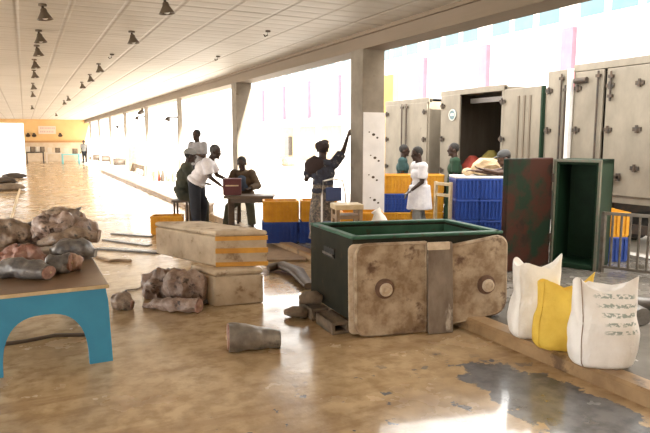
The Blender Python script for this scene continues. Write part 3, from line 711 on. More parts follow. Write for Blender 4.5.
# man in white long shirt
person('man in long white shirt walking left in front of yellow crates', at(421, 10.6, .1), YL + .25, 1.62, lean=.06, head_pitch=-.15, hem=.40,
       arms={-1: (D(-.1, .1, -1), D(.05, .8, -.6)), 1: (D(.12, -.05, -1), D(.0, .5, -.8))},
       legs={-1: (D(-.02, .25, -1), D(0, -.1, -1)), 1: (D(.02, -.15, -1), D(0, -.3, -1))}, shirt=shirt_white, sleeves=1, trousers=grey_c)
# woman in dark green
person('woman in dark green dress facing left beside blue crate stack', at(455.5, 11.75, .1), YL - .1, 1.66, shirt=green_c, sleeves=1, skirt=(green_c, .2))
# person behind the open freezer lid
person('person in grey cap bending behind rusty freezer lid with arm stretched out', at(522, 9.6, .1), YL, 1.62, lean=.42, head_pitch=-.3,
       arms={-1: (D(-.2, .9, -.1), D(0, 1, .25)), 1: (D(.15, .9, -.15), D(0, 1, .12))}, shirt=shirt_brown, sleeves=0, trousers=trouser_dk, hat='cap', hat_m=dark_grey_c, skin=1)
# far man
person('far off man in grey shirt and dark shorts by turquoise counter', W(85, 163.5, 0), YT, 1.74, shirt=grey_c, sleeves=1, trousers=trouser_dk, vox=.014)

# ------------------------------------------------------------------ green freezer lying open
def lerp2(a, b, t): return a + (b - a) * t
FL, FR, BR_, BL = W(352, 335), W(503, 233, .95), W(447, 220.5, .95), W(310.5, 224.5, .95)
FR = FL + (V((FR.x, FR.y, 0)) - V((FL.x, FL.y, 0)))
foot = [V((p.x, p.y, 0)) for p in (FL, FR, BR_, BL)]
ZB, ZT = .127, .95
cen = sum(foot, V()) / 4
fz = thing('chest_freezer', 'open dark green chest freezer with rusty lids leaning on its front', 'freezer', (cen.x, cen.y, ZB))
inn = []
for i in range(4):
    a, b, c = foot[i - 1], foot[i], foot[(i + 1) % 4]
    u, w = (a - b).normalized(), (c - b).normalized(); inn.append(b + (u + w) * .075)
sh = MB()
n = 4
vs = [V((p.x, p.y, ZB)) for p in foot] + [V((p.x, p.y, ZT)) for p in foot] + [V((p.x, p.y, ZT)) for p in inn] + [V((p.x, p.y, ZB + .08)) for p in inn]
fs = [[3, 2, 1, 0], [12, 13, 14, 15]]
for i in range(4):
    j = (i + 1) % 4; fs += [[i, j, 4 + j, 4 + i], [8 + i, 8 + j, 12 + j, 12 + i], [4 + i, 4 + j, 8 + j, 8 + i]]
sh.add(vs, fs); sh.build('outer_shell', fz_side, fz, bev=.012)
rm = MB()
for i in range(4):
    a, b = foot[i], foot[(i + 1) % 4]; n_ = (b - a).cross(V((0, 0, 1))).normalized(); mid = -n_ * .035
    d = (b - a).normalized(); rm.bar(a + mid + V((0, 0, ZT + .008)), b + mid + V((0, 0, ZT + .008)), .085, .032)
rm.build('rim', fz_green, fz, bev=.012)
li = MB()
for i in range(4):
    a, b = inn[i], inn[(i + 1) % 4]; li.bar(a + V((0, 0, .55)) , b + V((0, 0, .55)), .012, .74)
li.build('inner_liner', fz_green, fz)
# handle recess on the left flank
a, b = foot[0], foot[3]; n_ = (a - b).cross(V((0, 0, 1))).normalized()
if n_.x > 0: n_ = -n_
h0, h1 = lerp2(a, b, .38), lerp2(a, b, .62)
MB().bar(h0 + V((0, 0, .73)) + n_ * .004, h1 + V((0, 0, .73)) + n_ * .004, .02, .10).mat(1).bar(h0 + V((0, 0, .715)) + n_ * .02, h1 + V((0, 0, .715)) + n_ * .02, .02, .025).build('grab_handle', [black_r, steel], fz)

ux = (foot[1] - foot[0]).normalized(); uo = V((ux.y, -ux.x, 0))      # outward (towards camera)
def rrect(x0, x1, z0, z1, r, corners=(1, 1, 1, 1), n=7):
    pts = []
    for (cx, cz, a0, on) in ((x1 - r, z0 + r, -90, corners[0]), (x1 - r, z1 - r, 0, corners[1]), (x0 + r, z1 - r, 90, corners[2]), (x0 + r, z0 + r, 180, corners[3])):
        rr_ = r if on else .015
        cx = (x1 - rr_) if a0 in (-90, 0) else (x0 + rr_); cz = (z0 + rr_) if a0 in (-90, 180) else (z1 - rr_)
        for i in range(n):
            t = math.radians(a0 + 90 * i / (n - 1)); pts.append((cx + rr_ * math.cos(t), cz + rr_ * math.sin(t)))
    return pts
def plate(b, pts, o0, o1, lean=0):
    def P(x, z, o): return foot[0] + ux * x + V((0, 0, z)) + uo * (o + lean * (1 - z / .92))
    n = len(pts); vs = [P(x, z, o0) for x, z in pts] + [P(x, z, o1) for x, z in pts]
    b.add(vs, [list(range(n))[::-1], list(range(n, 2 * n))] + [[i, (i + 1) % n, n + (i + 1) % n, n + i] for i in range(n)]); return b
def lid(label, x0, x1, z0, z1, kx, kz, corners, lean, o, tilt=0):
    t = thing('loose_hatch', label, 'lid', foot[0] + ux * (x0 + x1) / 2 + uo * (o + lean) + V((0, 0, z0)), 'freezer lids leaning on the green freezer')
    P = lambda x, z, q: foot[0] + ux * x + V((0, 0, z)) + uo * (q + lean * (1 - z / .92))
    tl = lambda ps: [(x, z + tilt * (x - x0)) for x, z in ps]
    b = plate(MB(), tl(rrect(x0, x1, z0, z1, .13, corners)), o, o + .055, lean); b.build('panel', lid_m, t, bev=.014)
    pts = tl(rrect(x0 + .02, x1 - .02, z0 + .02, z1 - .02, .11, corners))
    b = MB(); b.loft([P(x, z, o + .053) for x, z in pts] + [P(*pts[0], o + .053)], [(.012, .009)] * (len(pts) + 1), 6); b.build('raised_edge', lid_m, t)
    k0 = P(kx, kz, o + .05); MB().lathe(k0, uo, [(.10, 0), (.098, .012), (.07, .02), (.068, .03), (.085, .034), (.06, .045)], 28).build('rust_ring', mat('rust_brown', (.16, .085, .05), (.1, .05, .03), 14, .7), t)
    k1 = P(kx, kz, o + .085); MB().lathe(k1, uo, [(.062, -.01), (.066, .012), (.06, .03), (.045, .034), (.042, .02), (.022, .02), (.02, .034), (.0, .036)], 28).build('knob', knob_m, t)
    return t
def fx_(px, py):   # photo column -> distance along the freezer front
    d = ray(px, py); n_ = uo; tt = ((foot[0] + uo * .1 - V((0, 0, CAMH))).dot(n_)) / d.dot(n_); p = V((0, 0, CAMH)) + d * tt; return (p - foot[0]).dot(ux), p.z
xl0, xl1 = fx_(355, 290)[0], fx_(428, 290)[0]; xr0, xr1 = fx_(450, 290)[0], fx_(508, 290)[0]
print('lid x', xl0, xl1, xr0, xr1, fx_(385, 289), fx_(487, 285), fx_(400, 241), fx_(480, 244), fx_(480, 328), foot)
kk = fx_(385, 289); lid('large rust-stained lid with round knob leaning at left of freezer front', xl0, xl1, .003, .91, kk[0], kk[1], (0, 0, 1, 1), .05, .012)
kk = fx_(487, 285); rl = lid('rust-stained lid with round knob at right of freezer front, corner torn', xr0, xr1, .045, .86, kk[0], kk[1], (1, 1, 0, 0), .03, .012, .15)
t = thing('weathered_board', 'narrow weathered board standing between the two freezer lids', 'board', foot[0] + ux * (xl1 + xr0) / 2)
plate(MB(), rrect(xl1 - .015, xr0 + .015, .002, .9, .02), .075, .10, .07).build('plank', strip_m, t, bev=.006)
plate(MB(), rrect(xl1 - .02, xr0 - .02, .83, .905, .01), .098, .112, .07).build('pale_top_batten', knob_m, t)
t = thing('freezer_gasket_frame', 'pale edge of second plate behind the left freezer lid', 'plate', foot[0] + ux * .2)
b_ = plate(MB(), rrect(xl0 - .045, xl0 + .35, .02, .9, .06), -.0, .01, .04); b_.build('panel', knob_m, t, bev=.004)
# hollow blocks propping the freezer's left side
def block(label, c, size, rz, hollow=True):
    t = thing('concrete_block', label, 'block', c, 'blocks propping the freezer')
    L_, w, h = size; R = Matrix.Rotation(rz, 3, 'Z'); tk = .035
    b = MB()
    for off_, sz in (((0, 0, tk / 2), (L_, w, tk)), ((0, 0, h - tk / 2), (L_, w, tk)), ((0, w / 2 - tk / 2, h / 2), (L_, tk, h)), ((0, -w / 2 + tk / 2, h / 2), (L_, tk, h)), ((0, 0, h / 2), (.03, w, h))):
        b.box(V(c) + R @ V(off_), sz, rz)
    b.build('shell', concrete, t, bev=.008); return t
dl = (foot[3] - foot[0]).normalized(); al = math.atan2(dl.y, dl.x)
block('hollow block at front left foot of the freezer, open end forward', foot[0] + dl * .3 + V((-.09, -.02, 0)), (.42, .19, .125), al)
block('rear hollow block along the left side of the freezer', foot[0] + dl * .76 + V((-.09, .02, 0)), (.4, .19, .125), al)
q = foot[0] + dl * .72 + V((-.16, .0, .126)); solo(MB().loft([q + V((-.1, .05, .07)), q + V((-.03, .02, .085)), q + V((.06, -.02, .08)), q + V((.12, -.04, .06))], [(.05, .04), (.085, .07), (.08, .075), (.05, .05)], 14, .4, 2), 'broken_brick', concrete, 'lump of broken brick on rear hollow block', 'brick')
q = W(297, 318); solo(MB().loft([q + V((-.1, .1, .05)), q + V((-.03, .05, .06)), q + V((.06, -.02, .055)), q + V((.1, -.04, .04))], [(.05, .03), (.09, .055), (.085, .055), (.05, .04)], 14, .4, 5), 'broken_brick', concrete, 'dark lump of broken brick on floor left of the blocks', 'brick')

# ------------------------------------------------------------------ polystyrene boxes
def fbox(label, ft, z0, z1, taped):
    c = sum((V(p) for p in ft), V()) / 4; c.z = z0
    t = thing('polystyrene_box', label, 'box', c, 'stacked polystyrene boxes')
    ft = [V((p.x, p.y, 0)) for p in ft]
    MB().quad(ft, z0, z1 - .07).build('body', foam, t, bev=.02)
    big = [c.xy.to_3d() + (p - c.xy.to_3d()) * 1.012 for p in ft]
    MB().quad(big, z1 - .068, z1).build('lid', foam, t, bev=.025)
    if taped:
        e = .006
        for zz, hh in taped:
            b = MB()
            for i, fr in ((0, 1), (1, .4)):
                a, q = ft[i], ft[(i + 1) % 4]
                if i == 3: a, q = lerp2(ft[0], ft[3], 0), lerp2(ft[0], ft[3], fr)
                if i == 1: a, q = ft[1], lerp2(ft[1], ft[2], fr)
                n_ = (q - a).cross(V((0, 0, 1))).normalized(); mid = (a + q) / 2 - c.xy.to_3d()
                if n_.dot(mid) < 0: n_ = -n_
                ex = .013
                b.bar(a + n_ * (ex - .006) + V((0, 0, zz)), q + n_ * (ex - .006) + V((0, 0, zz)), e * 2, hh)
            b.build('tape_band', tape, t)
    return t
z1, z2 = .42, .845
A = W(215, 307); Bq = W(264, 303); side_ = (W(155, 222, z2) - W(215, 231, z2)); side_.z = 0
A.z = Bq.z = 0
sd = side_.normalized(); sd2 = (sd + V((-.05, .5, 0))).normalized()
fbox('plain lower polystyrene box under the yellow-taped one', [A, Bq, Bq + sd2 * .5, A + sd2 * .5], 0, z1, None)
A2 = W(215, 231, z2); B2 = W(267, 230, z2); C2 = W(155, 221.5, z2)
A2.z = B2.z = C2.z = 0
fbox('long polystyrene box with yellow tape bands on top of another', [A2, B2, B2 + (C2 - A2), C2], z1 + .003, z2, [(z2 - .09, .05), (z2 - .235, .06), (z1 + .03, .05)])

# ------------------------------------------------------------------ upright freezer with open lid
gz0, gz1 = .1, 1.62
gC, gL, gR = at(555.5, 8.45, 0), at(510, 8.0, 0), at(604, 8.05, 0)
wR = (gR - gC); nR = V((wR.y, -wR.x, 0)).normalized()       # towards camera side
if nR.dot(FWD) > 0: nR = -nR
dep = -nR * .62
uf = thing('chest_freezer', 'green freezer standing on end with its dark hollow facing us', 'freezer', (gC + wR / 2).to_3d() + V((0, 0, gz0)))
b = MB(); e1 = wR.normalized(); tk = .07
def wallbar(b, p, q, z0, z1): 
    return b.add([V((*p.xy, z0)), V((*q.xy, z0)), V((*q.xy, z1)), V((*p.xy, z1))], [[0, 1, 2, 3]])
def slab(b, p0, d1, d2, z0, z1):
    ft = [p0, p0 + d1, p0 + d1 + d2, p0 + d2]; return b.quad(ft, z0, z1)
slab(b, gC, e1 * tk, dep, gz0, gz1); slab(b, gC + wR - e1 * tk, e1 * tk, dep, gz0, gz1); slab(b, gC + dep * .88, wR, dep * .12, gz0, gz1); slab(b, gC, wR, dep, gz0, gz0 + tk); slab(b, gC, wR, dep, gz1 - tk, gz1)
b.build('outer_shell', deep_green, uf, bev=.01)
b = MB(); f0 = nR * .012
for p, q in ((gC + e1 * .02, gC + e1 * .02), (gC + wR - e1 * .02, gC + wR - e1 * .02)): b.bar(p + f0 + V((0, 0, gz0)), q + f0 + V((0, 0, gz1)), .035, .03)
b.bar(gC + f0 + V((0, 0, gz1 - .015)), gC + wR + f0 + V((0, 0, gz1 - .015)), .03, .035)
b.build('rim', mat('worn_pale_green_rim', (.10, .13, .09), (.16, .13, .1), 20, .5), uf)
wL = gL - gC; nL = V((wL.y, -wL.x, 0)).normalized()
if nL.dot(FWD) < 0: nL = -nL
b = MB(); slab(b, gC - e1 * .01, wL, nL * .09, gz0, gz1 + .02); b.build('lid', rust_green, uf, bev=.015)
for zz in (.45, 1.3): MB().cone(gC + V((0, 0, zz)) + nR * .02, gC + V((0, 0, zz + .12)) + nR * .02, .02).build('hinge', dark_iron, uf)

# ------------------------------------------------------------------ sacks
def sack(label, c, w, d, h, rz, m, tilt=0, ears=.07, seed=0, twist=0, print_mark=False, slump=0):
    t = thing('sack', label, 'sack', c, 'filled woven sacks on the kerb edge'); R = Matrix.Rotation(rz, 3, 'Z')
    n, k = 36, 22; vs = []
    for j in range(k + 1):
        u = j / k
        if u < .08: f = .88 + .12 * math.sin(u / .08 * math.pi / 2)
        elif u < .62: f = 1 + .05 * math.sin((u - .08) / .54 * math.pi)
        else: f = 1 - .0 * (u - .62)
        dd = f * (1 if u < .55 else max(.3, 1 - ((u - .55) / .45) ** 1.6 * .66))
        ww = f * (1 if u < .55 else 1 + .06 * ((u - .55) / .45))
        for i in range(n):
            a = 2 * math.pi * i / n; ca, sa = math.cos(a), math.sin(a); e = .75
            x = w / 2 * ww * math.copysign(abs(ca) ** e, ca); y = d / 2 * dd * math.copysign(abs(sa) ** e, sa)
            z = h * u + (ears * (abs(ca) ** 1.3) * (1.0 + .25 * ca) + .03 * math.sin(a * 3 + seed) + .05 * noise.noise(V((ca * 1.5 + seed, sa * 1.5, seed))) - slump * (1 - abs(ca))) * max(0, (u - .6) / .4) ** 1.5
            nz = noise.noise(V((x * 5 + seed * 3.1, y * 5 + seed, z * 4))) * .045 + noise.noise(V((x * 13 + seed, y * 13, z * 9))) * .02
            x *= 1 + nz / max(w, .2) * .55; y += nz * math.copysign(1, sa) * (dd * .8)
            x += tilt * (z / h) ** 1.4
            if u > .9: z += .03 * noise.noise(V((x * 14, y * 14, seed)))
            vs.append(V(c) + R @ V((x, y, max(z, 0))))
    b = MB(); b.add(vs, [[j * n + i, j * n + (i + 1) % n, (j + 1) * n + (i + 1) % n, (j + 1) * n + i] for j in range(k) for i in range(n)] + [list(range(n))[::-1]])
    # sunken folded mouth
    top = vs[-n:]; cc = sum(top, V()) / n; vs2 = [p.lerp(cc, .35) - V((0, 0, .05)) for p in top] + [cc - V((0, 0, .07))]
    b.add(top + vs2, [[i, (i + 1) % n, n + (i + 1) % n, n + i] for i in range(n)] + [[n + i, n + (i + 1) % n, 2 * n] for i in range(n)])
    b.build('woven_bag', m, t, smooth=70)
    # stitched side seam
    sm = [vs[j * n + 22] + R @ V((0, -.006, 0)) for j in range(0, k + 1)]
    MB().tube(sm, .0035, 6).build('side_seam', m if not print_mark else mat('seam_thread_brown', (.3, .2, .14)), t)
    return t
sack_print = mat('white_woven_sack_with_print', (.89, .87, .85), (.78, .75, .71), 3.5, .7, bump=.6, bscale=12)
N, L, B = nodes(sack_print); tc = N.new('ShaderNodeTexCoord'); base = B.inputs['Base Color'].links[0].from_socket
mp = N.new('ShaderNodeMapping'); mp.inputs['Scale'].default_value = (1, 1, 1.4); L.new(tc.outputs['Object'], mp.inputs['Vector'])
sep = N.new('ShaderNodeSeparateXYZ'); L.new(tc.outputs['Object'], sep.inputs[0])
inz = math_('MULTIPLY', rng(sep.outputs[2], .26, .30), rng(sep.outputs[2], .58, .62, 1, 0))
inx = math_('MULTIPLY', rng(sep.outputs[0], -.14, -.10), rng(sep.outputs[0], .11, .15, 1, 0))
ln = rng(math_('ABSOLUTE', math_('SUBTRACT', math_('FRACT', math_('MULTIPLY', sep.outputs[2], 15)), .5)), .2, .28, 1, 0)
ch = rng(nnode(34, 2, mp.outputs['Vector']), .47, .52)
mk = math_('MULTIPLY', math_('MULTIPLY', inz, inx), math_('MULTIPLY', ln, ch))
L.new(mixc(math_('MULTIPLY', mk, .75), base, (.16, .24, .2)), B.inputs['Base Color'])
k1 = at(541, 5.32, .122); k2 = at(568, 5.0, .122); k3 = at(614, 4.62, .122)
sack('white sack at back left of the three sacks, plain', k1, .40, .3, .62, -TH, sack_w, tilt=.02, seed=1, ears=.09)
sack('bright yellow sack between the two white sacks', k2, .42, .3, .56, -TH - .25, sack_y, tilt=.04, seed=2, ears=.05, slump=.05)
sack('white sack with faded green print, nearest of the three', k3, .48, .32, .63, -TH - .05, sack_print, tilt=.0, seed=3, ears=.07, print_mark=True, slump=.02)
# pipes lying behind the sacks
def pipe(name, label, p0, p1, r, m, cat='pipe'):
    d = (V(p1) - V(p0)).normalized(); t = thing(name, label, cat, V((p0[0], p0[1], min(p0[2], p1[2]) - r)))
    Lg = (V(p1) - V(p0)).length
    MB().lathe(p0, d, [(r * .8, .0), (r, 0), (r * 1.02, .03), (r, .06), (r, Lg - .05), (r * 1.03, Lg), (r * .8, Lg), (r * .78, .02)], 24).build('barrel', m, t)
    return t
pipe('pipe', 'grey pipe stub lying right behind the printed white sack', W(643, 317, .19), W(628, 306, .19) + V((.1, .3, 0)), .085, steel)
pipe('pipe', 'second grey pipe behind at the right edge of the platform', W(634, 303, .17), W(668, 306, .17), .07, steel)

# ------------------------------------------------------------------ railing
r0, r1 = W(601, 270, .13), W(650, 276, .13); rd = (r1 - r0); rd.z = 0; r1 = r0 + rd * 2.2; rd = (r1 - r0).normalized()
rl_ = thing('railing', 'grey metal railing of upright bars right of the open freezer', 'railing', (r0 + r1) / 2 - V((0, 0, .03)))
MB().bar(r0 + V((0, 0, .05)), r1 + V((0, 0, .05)), .035).build('bottom_rail', rail_m, rl_); MB().bar(r0 + V((0, 0, .78)), r1 + V((0, 0, .78)), .04).build('top_rail', rail_m, rl_)
Lr = (r1 - r0).length; nb = int(Lr / .105)
for i in range(nb + 1):
    p = r0 + rd * (Lr * i / nb); MB().cone(p + V((0, 0, .05)), p + V((0, 0, .78)), .016, n=8).build('bar', rail_m, rl_)
for p in (r0, (r0 + r1) / 2, r1): MB().bar(p - V((0, 0, .03)), p + V((0, 0, .8)), .05).build('post', rail_m, rl_)

# ------------------------------------------------------------------ blue table and its fish
TZ = .68; tr = W(107, 284, TZ); X1, Y0 = tr.x, tr.y; X0, Y1 = X1 - .985, Y0 + 2.75
tb = thing('fish_table', 'turquoise table with arched end panel heaped with cut fish', 'table', ((X0 + X1) / 2, (Y0 + Y1) / 2, 0))
MB().bb((X0 - .01, Y0 - .01, TZ - .03), (X1 + .01, Y1 + .01, TZ)).build('tabletop', top_m, tb, bev=.006)
MB().bb((X0 - .014, Y0 - .016, TZ - .032), (X1 + .014, Y0 - .002, TZ - .002)).build('pale_edging', edge_m, tb)
def arch_panel(y, name):
    b = MB(); n = 24; th = .05
    cx = (X0 + X1) / 2; aw = .325; ah = .478; out = []; inn_ = []
    zt = TZ - .03
    for i in range(n + 1):
        a = math.pi * i / n; x = cx - aw * math.copysign(abs(math.cos(a)) ** .75, math.cos(a)); z = .0 + ah * math.sin(a) ** .75
        inn_.append((x, z))
    fl = .0
    for yy in (y, y + th):
        pass
    vs = []
    for yy in (y, y + th):
        for x, z in inn_: vs.append((x, yy, max(z, 0)))
        for i, (x, z) in enumerate(inn_):
            u = i / n
            if u < .2: vs.append((X0 - fl, yy, zt * (u / .2)))
            elif u > .8: vs.append((X1 + .02 * (1 - (1 - u) / .2), yy, zt * ((1 - u) / .2)))
            else: vs.append((X0 + (X1 - X0) * (u - .2) / .6, yy, zt))
    m_ = n + 1; fs = []
    for i in range(n):
        fs.append([i, i + 1, m_ + i + 1, m_ + i]); o2 = 2 * m_; fs.append([o2 + m_ + i, o2 + m_ + i + 1, o2 + i + 1, o2 + i])
        fs.append([i, o2 + i, o2 + i + 1, i + 1]); fs.append([m_ + i, m_ + i + 1, o2 + m_ + i + 1, o2 + m_ + i])
    fs += [[0, m_, 3 * m_, 2 * m_], [n, 2 * m_ + n, 3 * m_ + n, m_ + n]]
    b.add(vs, fs); b.build(name, blue_paint, tb, smooth=30)
arch_panel(Y0, 'arched_end_panel'); arch_panel(Y1 - .06, 'arched_end_panel')
MB().bb((X0 + .02, Y0 + .05, TZ - .14), (X0 + .05, Y1 - .06, TZ - .03)).bb((X1 - .05, Y0 + .05, TZ - .14), (X1 - .02, Y1 - .06, TZ - .03)).build('side_rail', blue_paint, tb)

def fish(label, p0, p1, rad, m, ends=(1, 1), nz=.35, seed=0, bend=0, fin=None, group='cut fish on the turquoise table', name='fish_chunk', z=None):
    """a cut length of fish: rad = list of (half width, half height) along its length, resting on height z"""
    p0, p1 = V(p0), V(p1); n = len(rad); d = (p1 - p0); sdv = V((-d.y, d.x, 0)).normalized(); pts = []; rr_ = []
    fine = 24; nz *= 1.05
    for i in range(fine + 1):
        u = i / fine * (n - 1); k = min(int(u), n - 2); f = u - k; f = f * f * (3 - 2 * f)
        w = rad[k][0] * (1 - f) + rad[k + 1][0] * f; h = rad[k][1] * (1 - f) + rad[k + 1][1] * f
        t = i / fine; p = p0 + d * t + sdv * bend * math.sin(math.pi * t); p.z += h; pts.append(p); rr_.append((w, h))
    c = (p0 + p1) / 2
    t = thing(name, label, 'fish', V((c.x, c.y, min(p0.z, p1.z))), group)
    b = MB(); b.loft(pts, rr_, 34, nz, seed, freq=8); zmin = min(p0.z, p1.z)
    b.v = [V((q.x, q.y, max(q.z, zmin + .001))) if p0.z == p1.z else q for q in b.v]
    b.build('fish_body', m, t, smooth=60)
    for e_, on in ((0, ends[0]), (fine, ends[1])):
        if not on: continue
        q = pts[e_]; dr = (pts[0] - pts[1] if e_ == 0 else pts[-1] - pts[-2]).normalized(); w, h = rr_[e_]
        f = MB(); f.loft([q - dr * .01, q + dr * .012, q + dr * .018], [(w * .93, h * .93), (w * .9, h * .9), (w * .3, h * .3)], 18, .2, seed + 3); f.build('cut_face', flesh, t, smooth=60)
        g_ = MB(); g_.cone(q, q + dr * .026, min(w, h) * .2, min(w, h) * .16, 10); g_.build('backbone', edge_m, t)
    if fin:
        u, ln, hh = fin; k = int(u * fine); q = pts[k] + V((0, 0, rr_[k][1] * .8)); dr = d.normalized()
        MB().add([q - dr * ln / 2 - sdv * .008, q + dr * ln / 2 - sdv * .006, q + dr * ln * .7 + V((0, 0, hh)), q - dr * ln / 2 + sdv * .008, q + dr * ln / 2 + sdv * .006, q + dr * ln * .75 + V((0, 0, hh * .98))], [[0, 1, 2], [5, 4, 3], [0, 2, 5, 3], [1, 4, 5, 2], [0, 3, 4, 1]]).build('fin', fish_grey, t)
    return t
T = lambda x, y, dz=0: W(x, y, TZ + .002 + 0) + V((0, 0, dz))
fish('dark grey fish chunk with pink cut end at front left of table', T(-8, 276), T(49, 279), [(.06, .06), (.12, .085), (.13, .085), (.10, .06)], fish_grey, (0, 1), .3, 1)
fish('reddish strip of fish meat behind the front left chunk', T(-6, 262), T(46, 262), [(.05, .04), (.10, .075), (.11, .08), (.06, .04)], flesh_red, (0, 0), .9, 2)
fish('dark fish chunk with pink cut block near table front edge', T(46, 273), T(70, 272), [(.09, .06), (.11, .085), (.105, .09), (.085, .085)], fish_grey, (0, 1), .45, 3)
fish('pale pink block of cut fish near table right edge', T(68, 270.5), T(82, 269.5), [(.06, .06), (.075, .085), (.07, .075), (.05, .05)], flesh_pale, (0, 0), .6, 33)
fish('long dark grey fish side hanging near table right edge', T(52, 259), T(96, 258), [(.08, .06), (.16, .10), (.15, .10), (.07, .05)], fish_grey, (0, 0), .3, 4)
fish('tan flap of fish laid over the dark grey side', T(38, 254, .08), T(98, 250, .10), [(.05, .03), (.14, .07), (.16, .08), (.09, .05)], fish_tan, (0, 0), .4, 5)
fish('large pale pinkish fish body across the back of the pile', T(36, 247.5, .05), T(100, 246.5, .05), [(.10, .09), (.20, .165), (.22, .17), (.16, .13), (.07, .07)], fish_pink, (0, 0), .6, 6)
fish('dark edged fish piece at top of the pile', T(46, 241.5, .22), T(84, 241, .23), [(.09, .07), (.16, .095), (.15, .09), (.08, .05)], fish_tan, (1, 1), .5, 7, fin=(.8, .12, .05))
fish('fish tail with torn end at back left of table', T(-12, 246), T(40, 244), [(.14, .13), (.20, .15), (.18, .13), (.07, .05)], fish_tan, (0, 1), .4, 8, fin=(.75, .14, .08))
fish('small dark fin piece at back of the pile', T(79, 240, .1), T(92, 243, .08), [(.04, .04), (.07, .09), (.05, .05)], fish_grey, (0, 0), .4, 9)
# fish heap on the floor
G2 = 'fish heap on the floor by polystyrene boxes'
fish('big brown lump of fish in front of the stacked boxes', W(143, 298), W(186, 296), [(.10, .10), (.21, .165), (.22, .17), (.12, .11)], fish_pink, (0, 0), .55, 11, group=G2)
fish('long brown fish body against the polystyrene boxes', W(166, 304) + V((0, 0, .07)), W(206, 306) + V((0, 0, .07)), [(.09, .10), (.15, .17), (.15, .175), (.10, .13)], fish_pink, (0, 0), .5, 12, group=G2)
fish('grey fish piece with pink flesh at front of floor heap', W(144, 308), W(199, 313), [(.04, .03), (.08, .06), (.11, .08), (.10, .08)], fish_pink, (0, 1), .5, 13, group=G2)
fish('thin grey fish tail at right end of floor heap', W(196, 305), W(215, 302), [(.09, .06), (.06, .04), (.03, .015)], fish_grey, (0, 0), .5, 14, group=G2)
fish('lone torn fish head on floor beside turquoise table', W(113, 309), W(132, 310), [(.05, .06), (.10, .10), (.09, .09), (.05, .06)], fish_tan, (0, 1), .6, 15, group=None, fin=(.5, .09, .06))
solo(MB().tube([W(118, 296) + V((0, 0, .012)), W(127, 291) + V((0, 0, .012)), W(137, 290) + V((0, 0, .014)), W(144, 287) + V((0, 0, .012))], [.008, .01, .012, .008]), 'fish_tail', fish_tan, 'thin dark tail strip from the lone fish head to heap', 'fish')
fish('silvery grey tapered fish length lying alone on the floor', W(229, 351), W(280, 347), [(.135, .128), (.125, .118), (.10, .095), (.075, .078)], silver, (1, 0), .14, 16, group=None, name='fish_length')

# ------------------------------------------------------------------ odds and ends on the floor
def plank(label, p, q, w, h, m=grey_strip, name='plank', z=0.0):
    p, q = V(p), V(q); p.z = q.z = z + h / 2
    return solo(MB().bar(p, q, w, h), name, m, label, 'plank', bev=.006)
plank('grey wet plank lying behind the table, nearest of three', W(98, 249), W(160, 253), .16, .03)
plank('grey wet plank lying behind the table, middle of three', W(104, 240), W(150, 246), .12, .025)
plank('thin grey plank lying behind the table, farthest of three', W(112, 234), W(152, 237), .10, .025)
solo(MB().tube([W(94, 257) + V((0, 0, .02)), W(110, 262) + V((0, 0, .02)), W(120, 261) + V((0, 0, .02)), W(131, 262) + V((0, 0, .02))], .022), 'stick', wood_m, 'short brown stick on floor right of the fish pile', 'stick')
solo(MB().tube([W(20, 189) + V((0, 0, .03)), W(10, 224) + V((0, 0, .03))], .035), 'pole', edge_m, 'pale wooden pole lying on floor at the left edge', 'pole')
solo(MB().tube([W(-5, 347) + V((0, 0, .018)), W(25, 343) + V((0, 0, .018)), W(55, 337) + V((0, 0, .018)), W(98, 336) + V((0, 0, .016))], .018), 'rope', wood_d, 'dark wet rope lying under the turquoise table', 'rope')
# boards between boxes and freezer
a_, b_ = W(262, 256), W(308, 246)
solo(MB().quad([W(258, 262), W(306, 262), W(310, 245), W(266, 243)], .001, .04), 'board', wood_m, 'flat brown board on floor in front of blue crates', 'board', bev=.008)
solo(MB().loft([W(268, 272) + V((0, 0, .06)), W(282, 271) + V((0, 0, .09)), W(296, 277) + V((0, 0, .08)), W(309, 290) + V((0, 0, .05))], [(.09, .05), (.10, .06), (.10, .06), (.08, .05)], 12, .3, 4), 'branch', wood_d, 'curved dark plank leaning between boxes and freezer', 'plank')
# stool, chair and bag near the pillar
q = at(347, 8.25, .1)
st = thing('stool', 'pale wooden stool behind the green freezer by the pillar', 'stool', q)
MB().box(q + V((0, 0, .88)), (.40, .34, .07), -TH + .2).build('seat', edge_m, st, bev=.01); MB().box(q + V((0, 0, .74)), (.36, .3, .05), -TH + .2).build('stretcher', wood_m, st)
for a in (-1, 1):
    for c in (-1, 1): MB().bar(q + rotz((a * .16, c * .13, 0), -TH + .2), q + rotz((a * .16, c * .13, .86), -TH + .2), .05).build('leg', wood_m, st)
q = at(338, 9.32, .1)
ch_ = thing('chair', 'chair with white tube frame and blue back beside near pillar', 'chair', q)
for a in (-1, 1):
    MB().tube([q + rotz((a * .2, .2, 0), -TH + .3), q + rotz((a * .2, .2, .9), -TH + .3), q + rotz((a * .16, .24, 1.14), -TH + .3), q + rotz((0, .25, 1.17), -TH + .3)], .016).build('frame_tube', white_p, ch_)
    MB().tube([q + rotz((a * .2, -.2, 0), -TH + .3), q + rotz((a * .2, -.2, .45), -TH + .3), q + rotz((a * .2, .2, .47), -TH + .3)], .016).build('leg', white_p, ch_)
MB().box(q + rotz((0, .21, .93), -TH + .3), (.26, .03, .22), -TH + .3).build('backrest', mat('navy_cloth', (.03, .05, .14)), ch_, bev=.01)
MB().box(q + rotz((0, 0, .48), -TH + .3), (.4, .4, .04), -TH + .3).build('seat', mat('navy_seat', (.03, .05, .14)), ch_, bev=.01)
q = at(380, 8.3, .1 + CH)
crate('b', at(385, 8.3, .1), -TH, 'blue crate under white plastic bag behind the freezer', None)
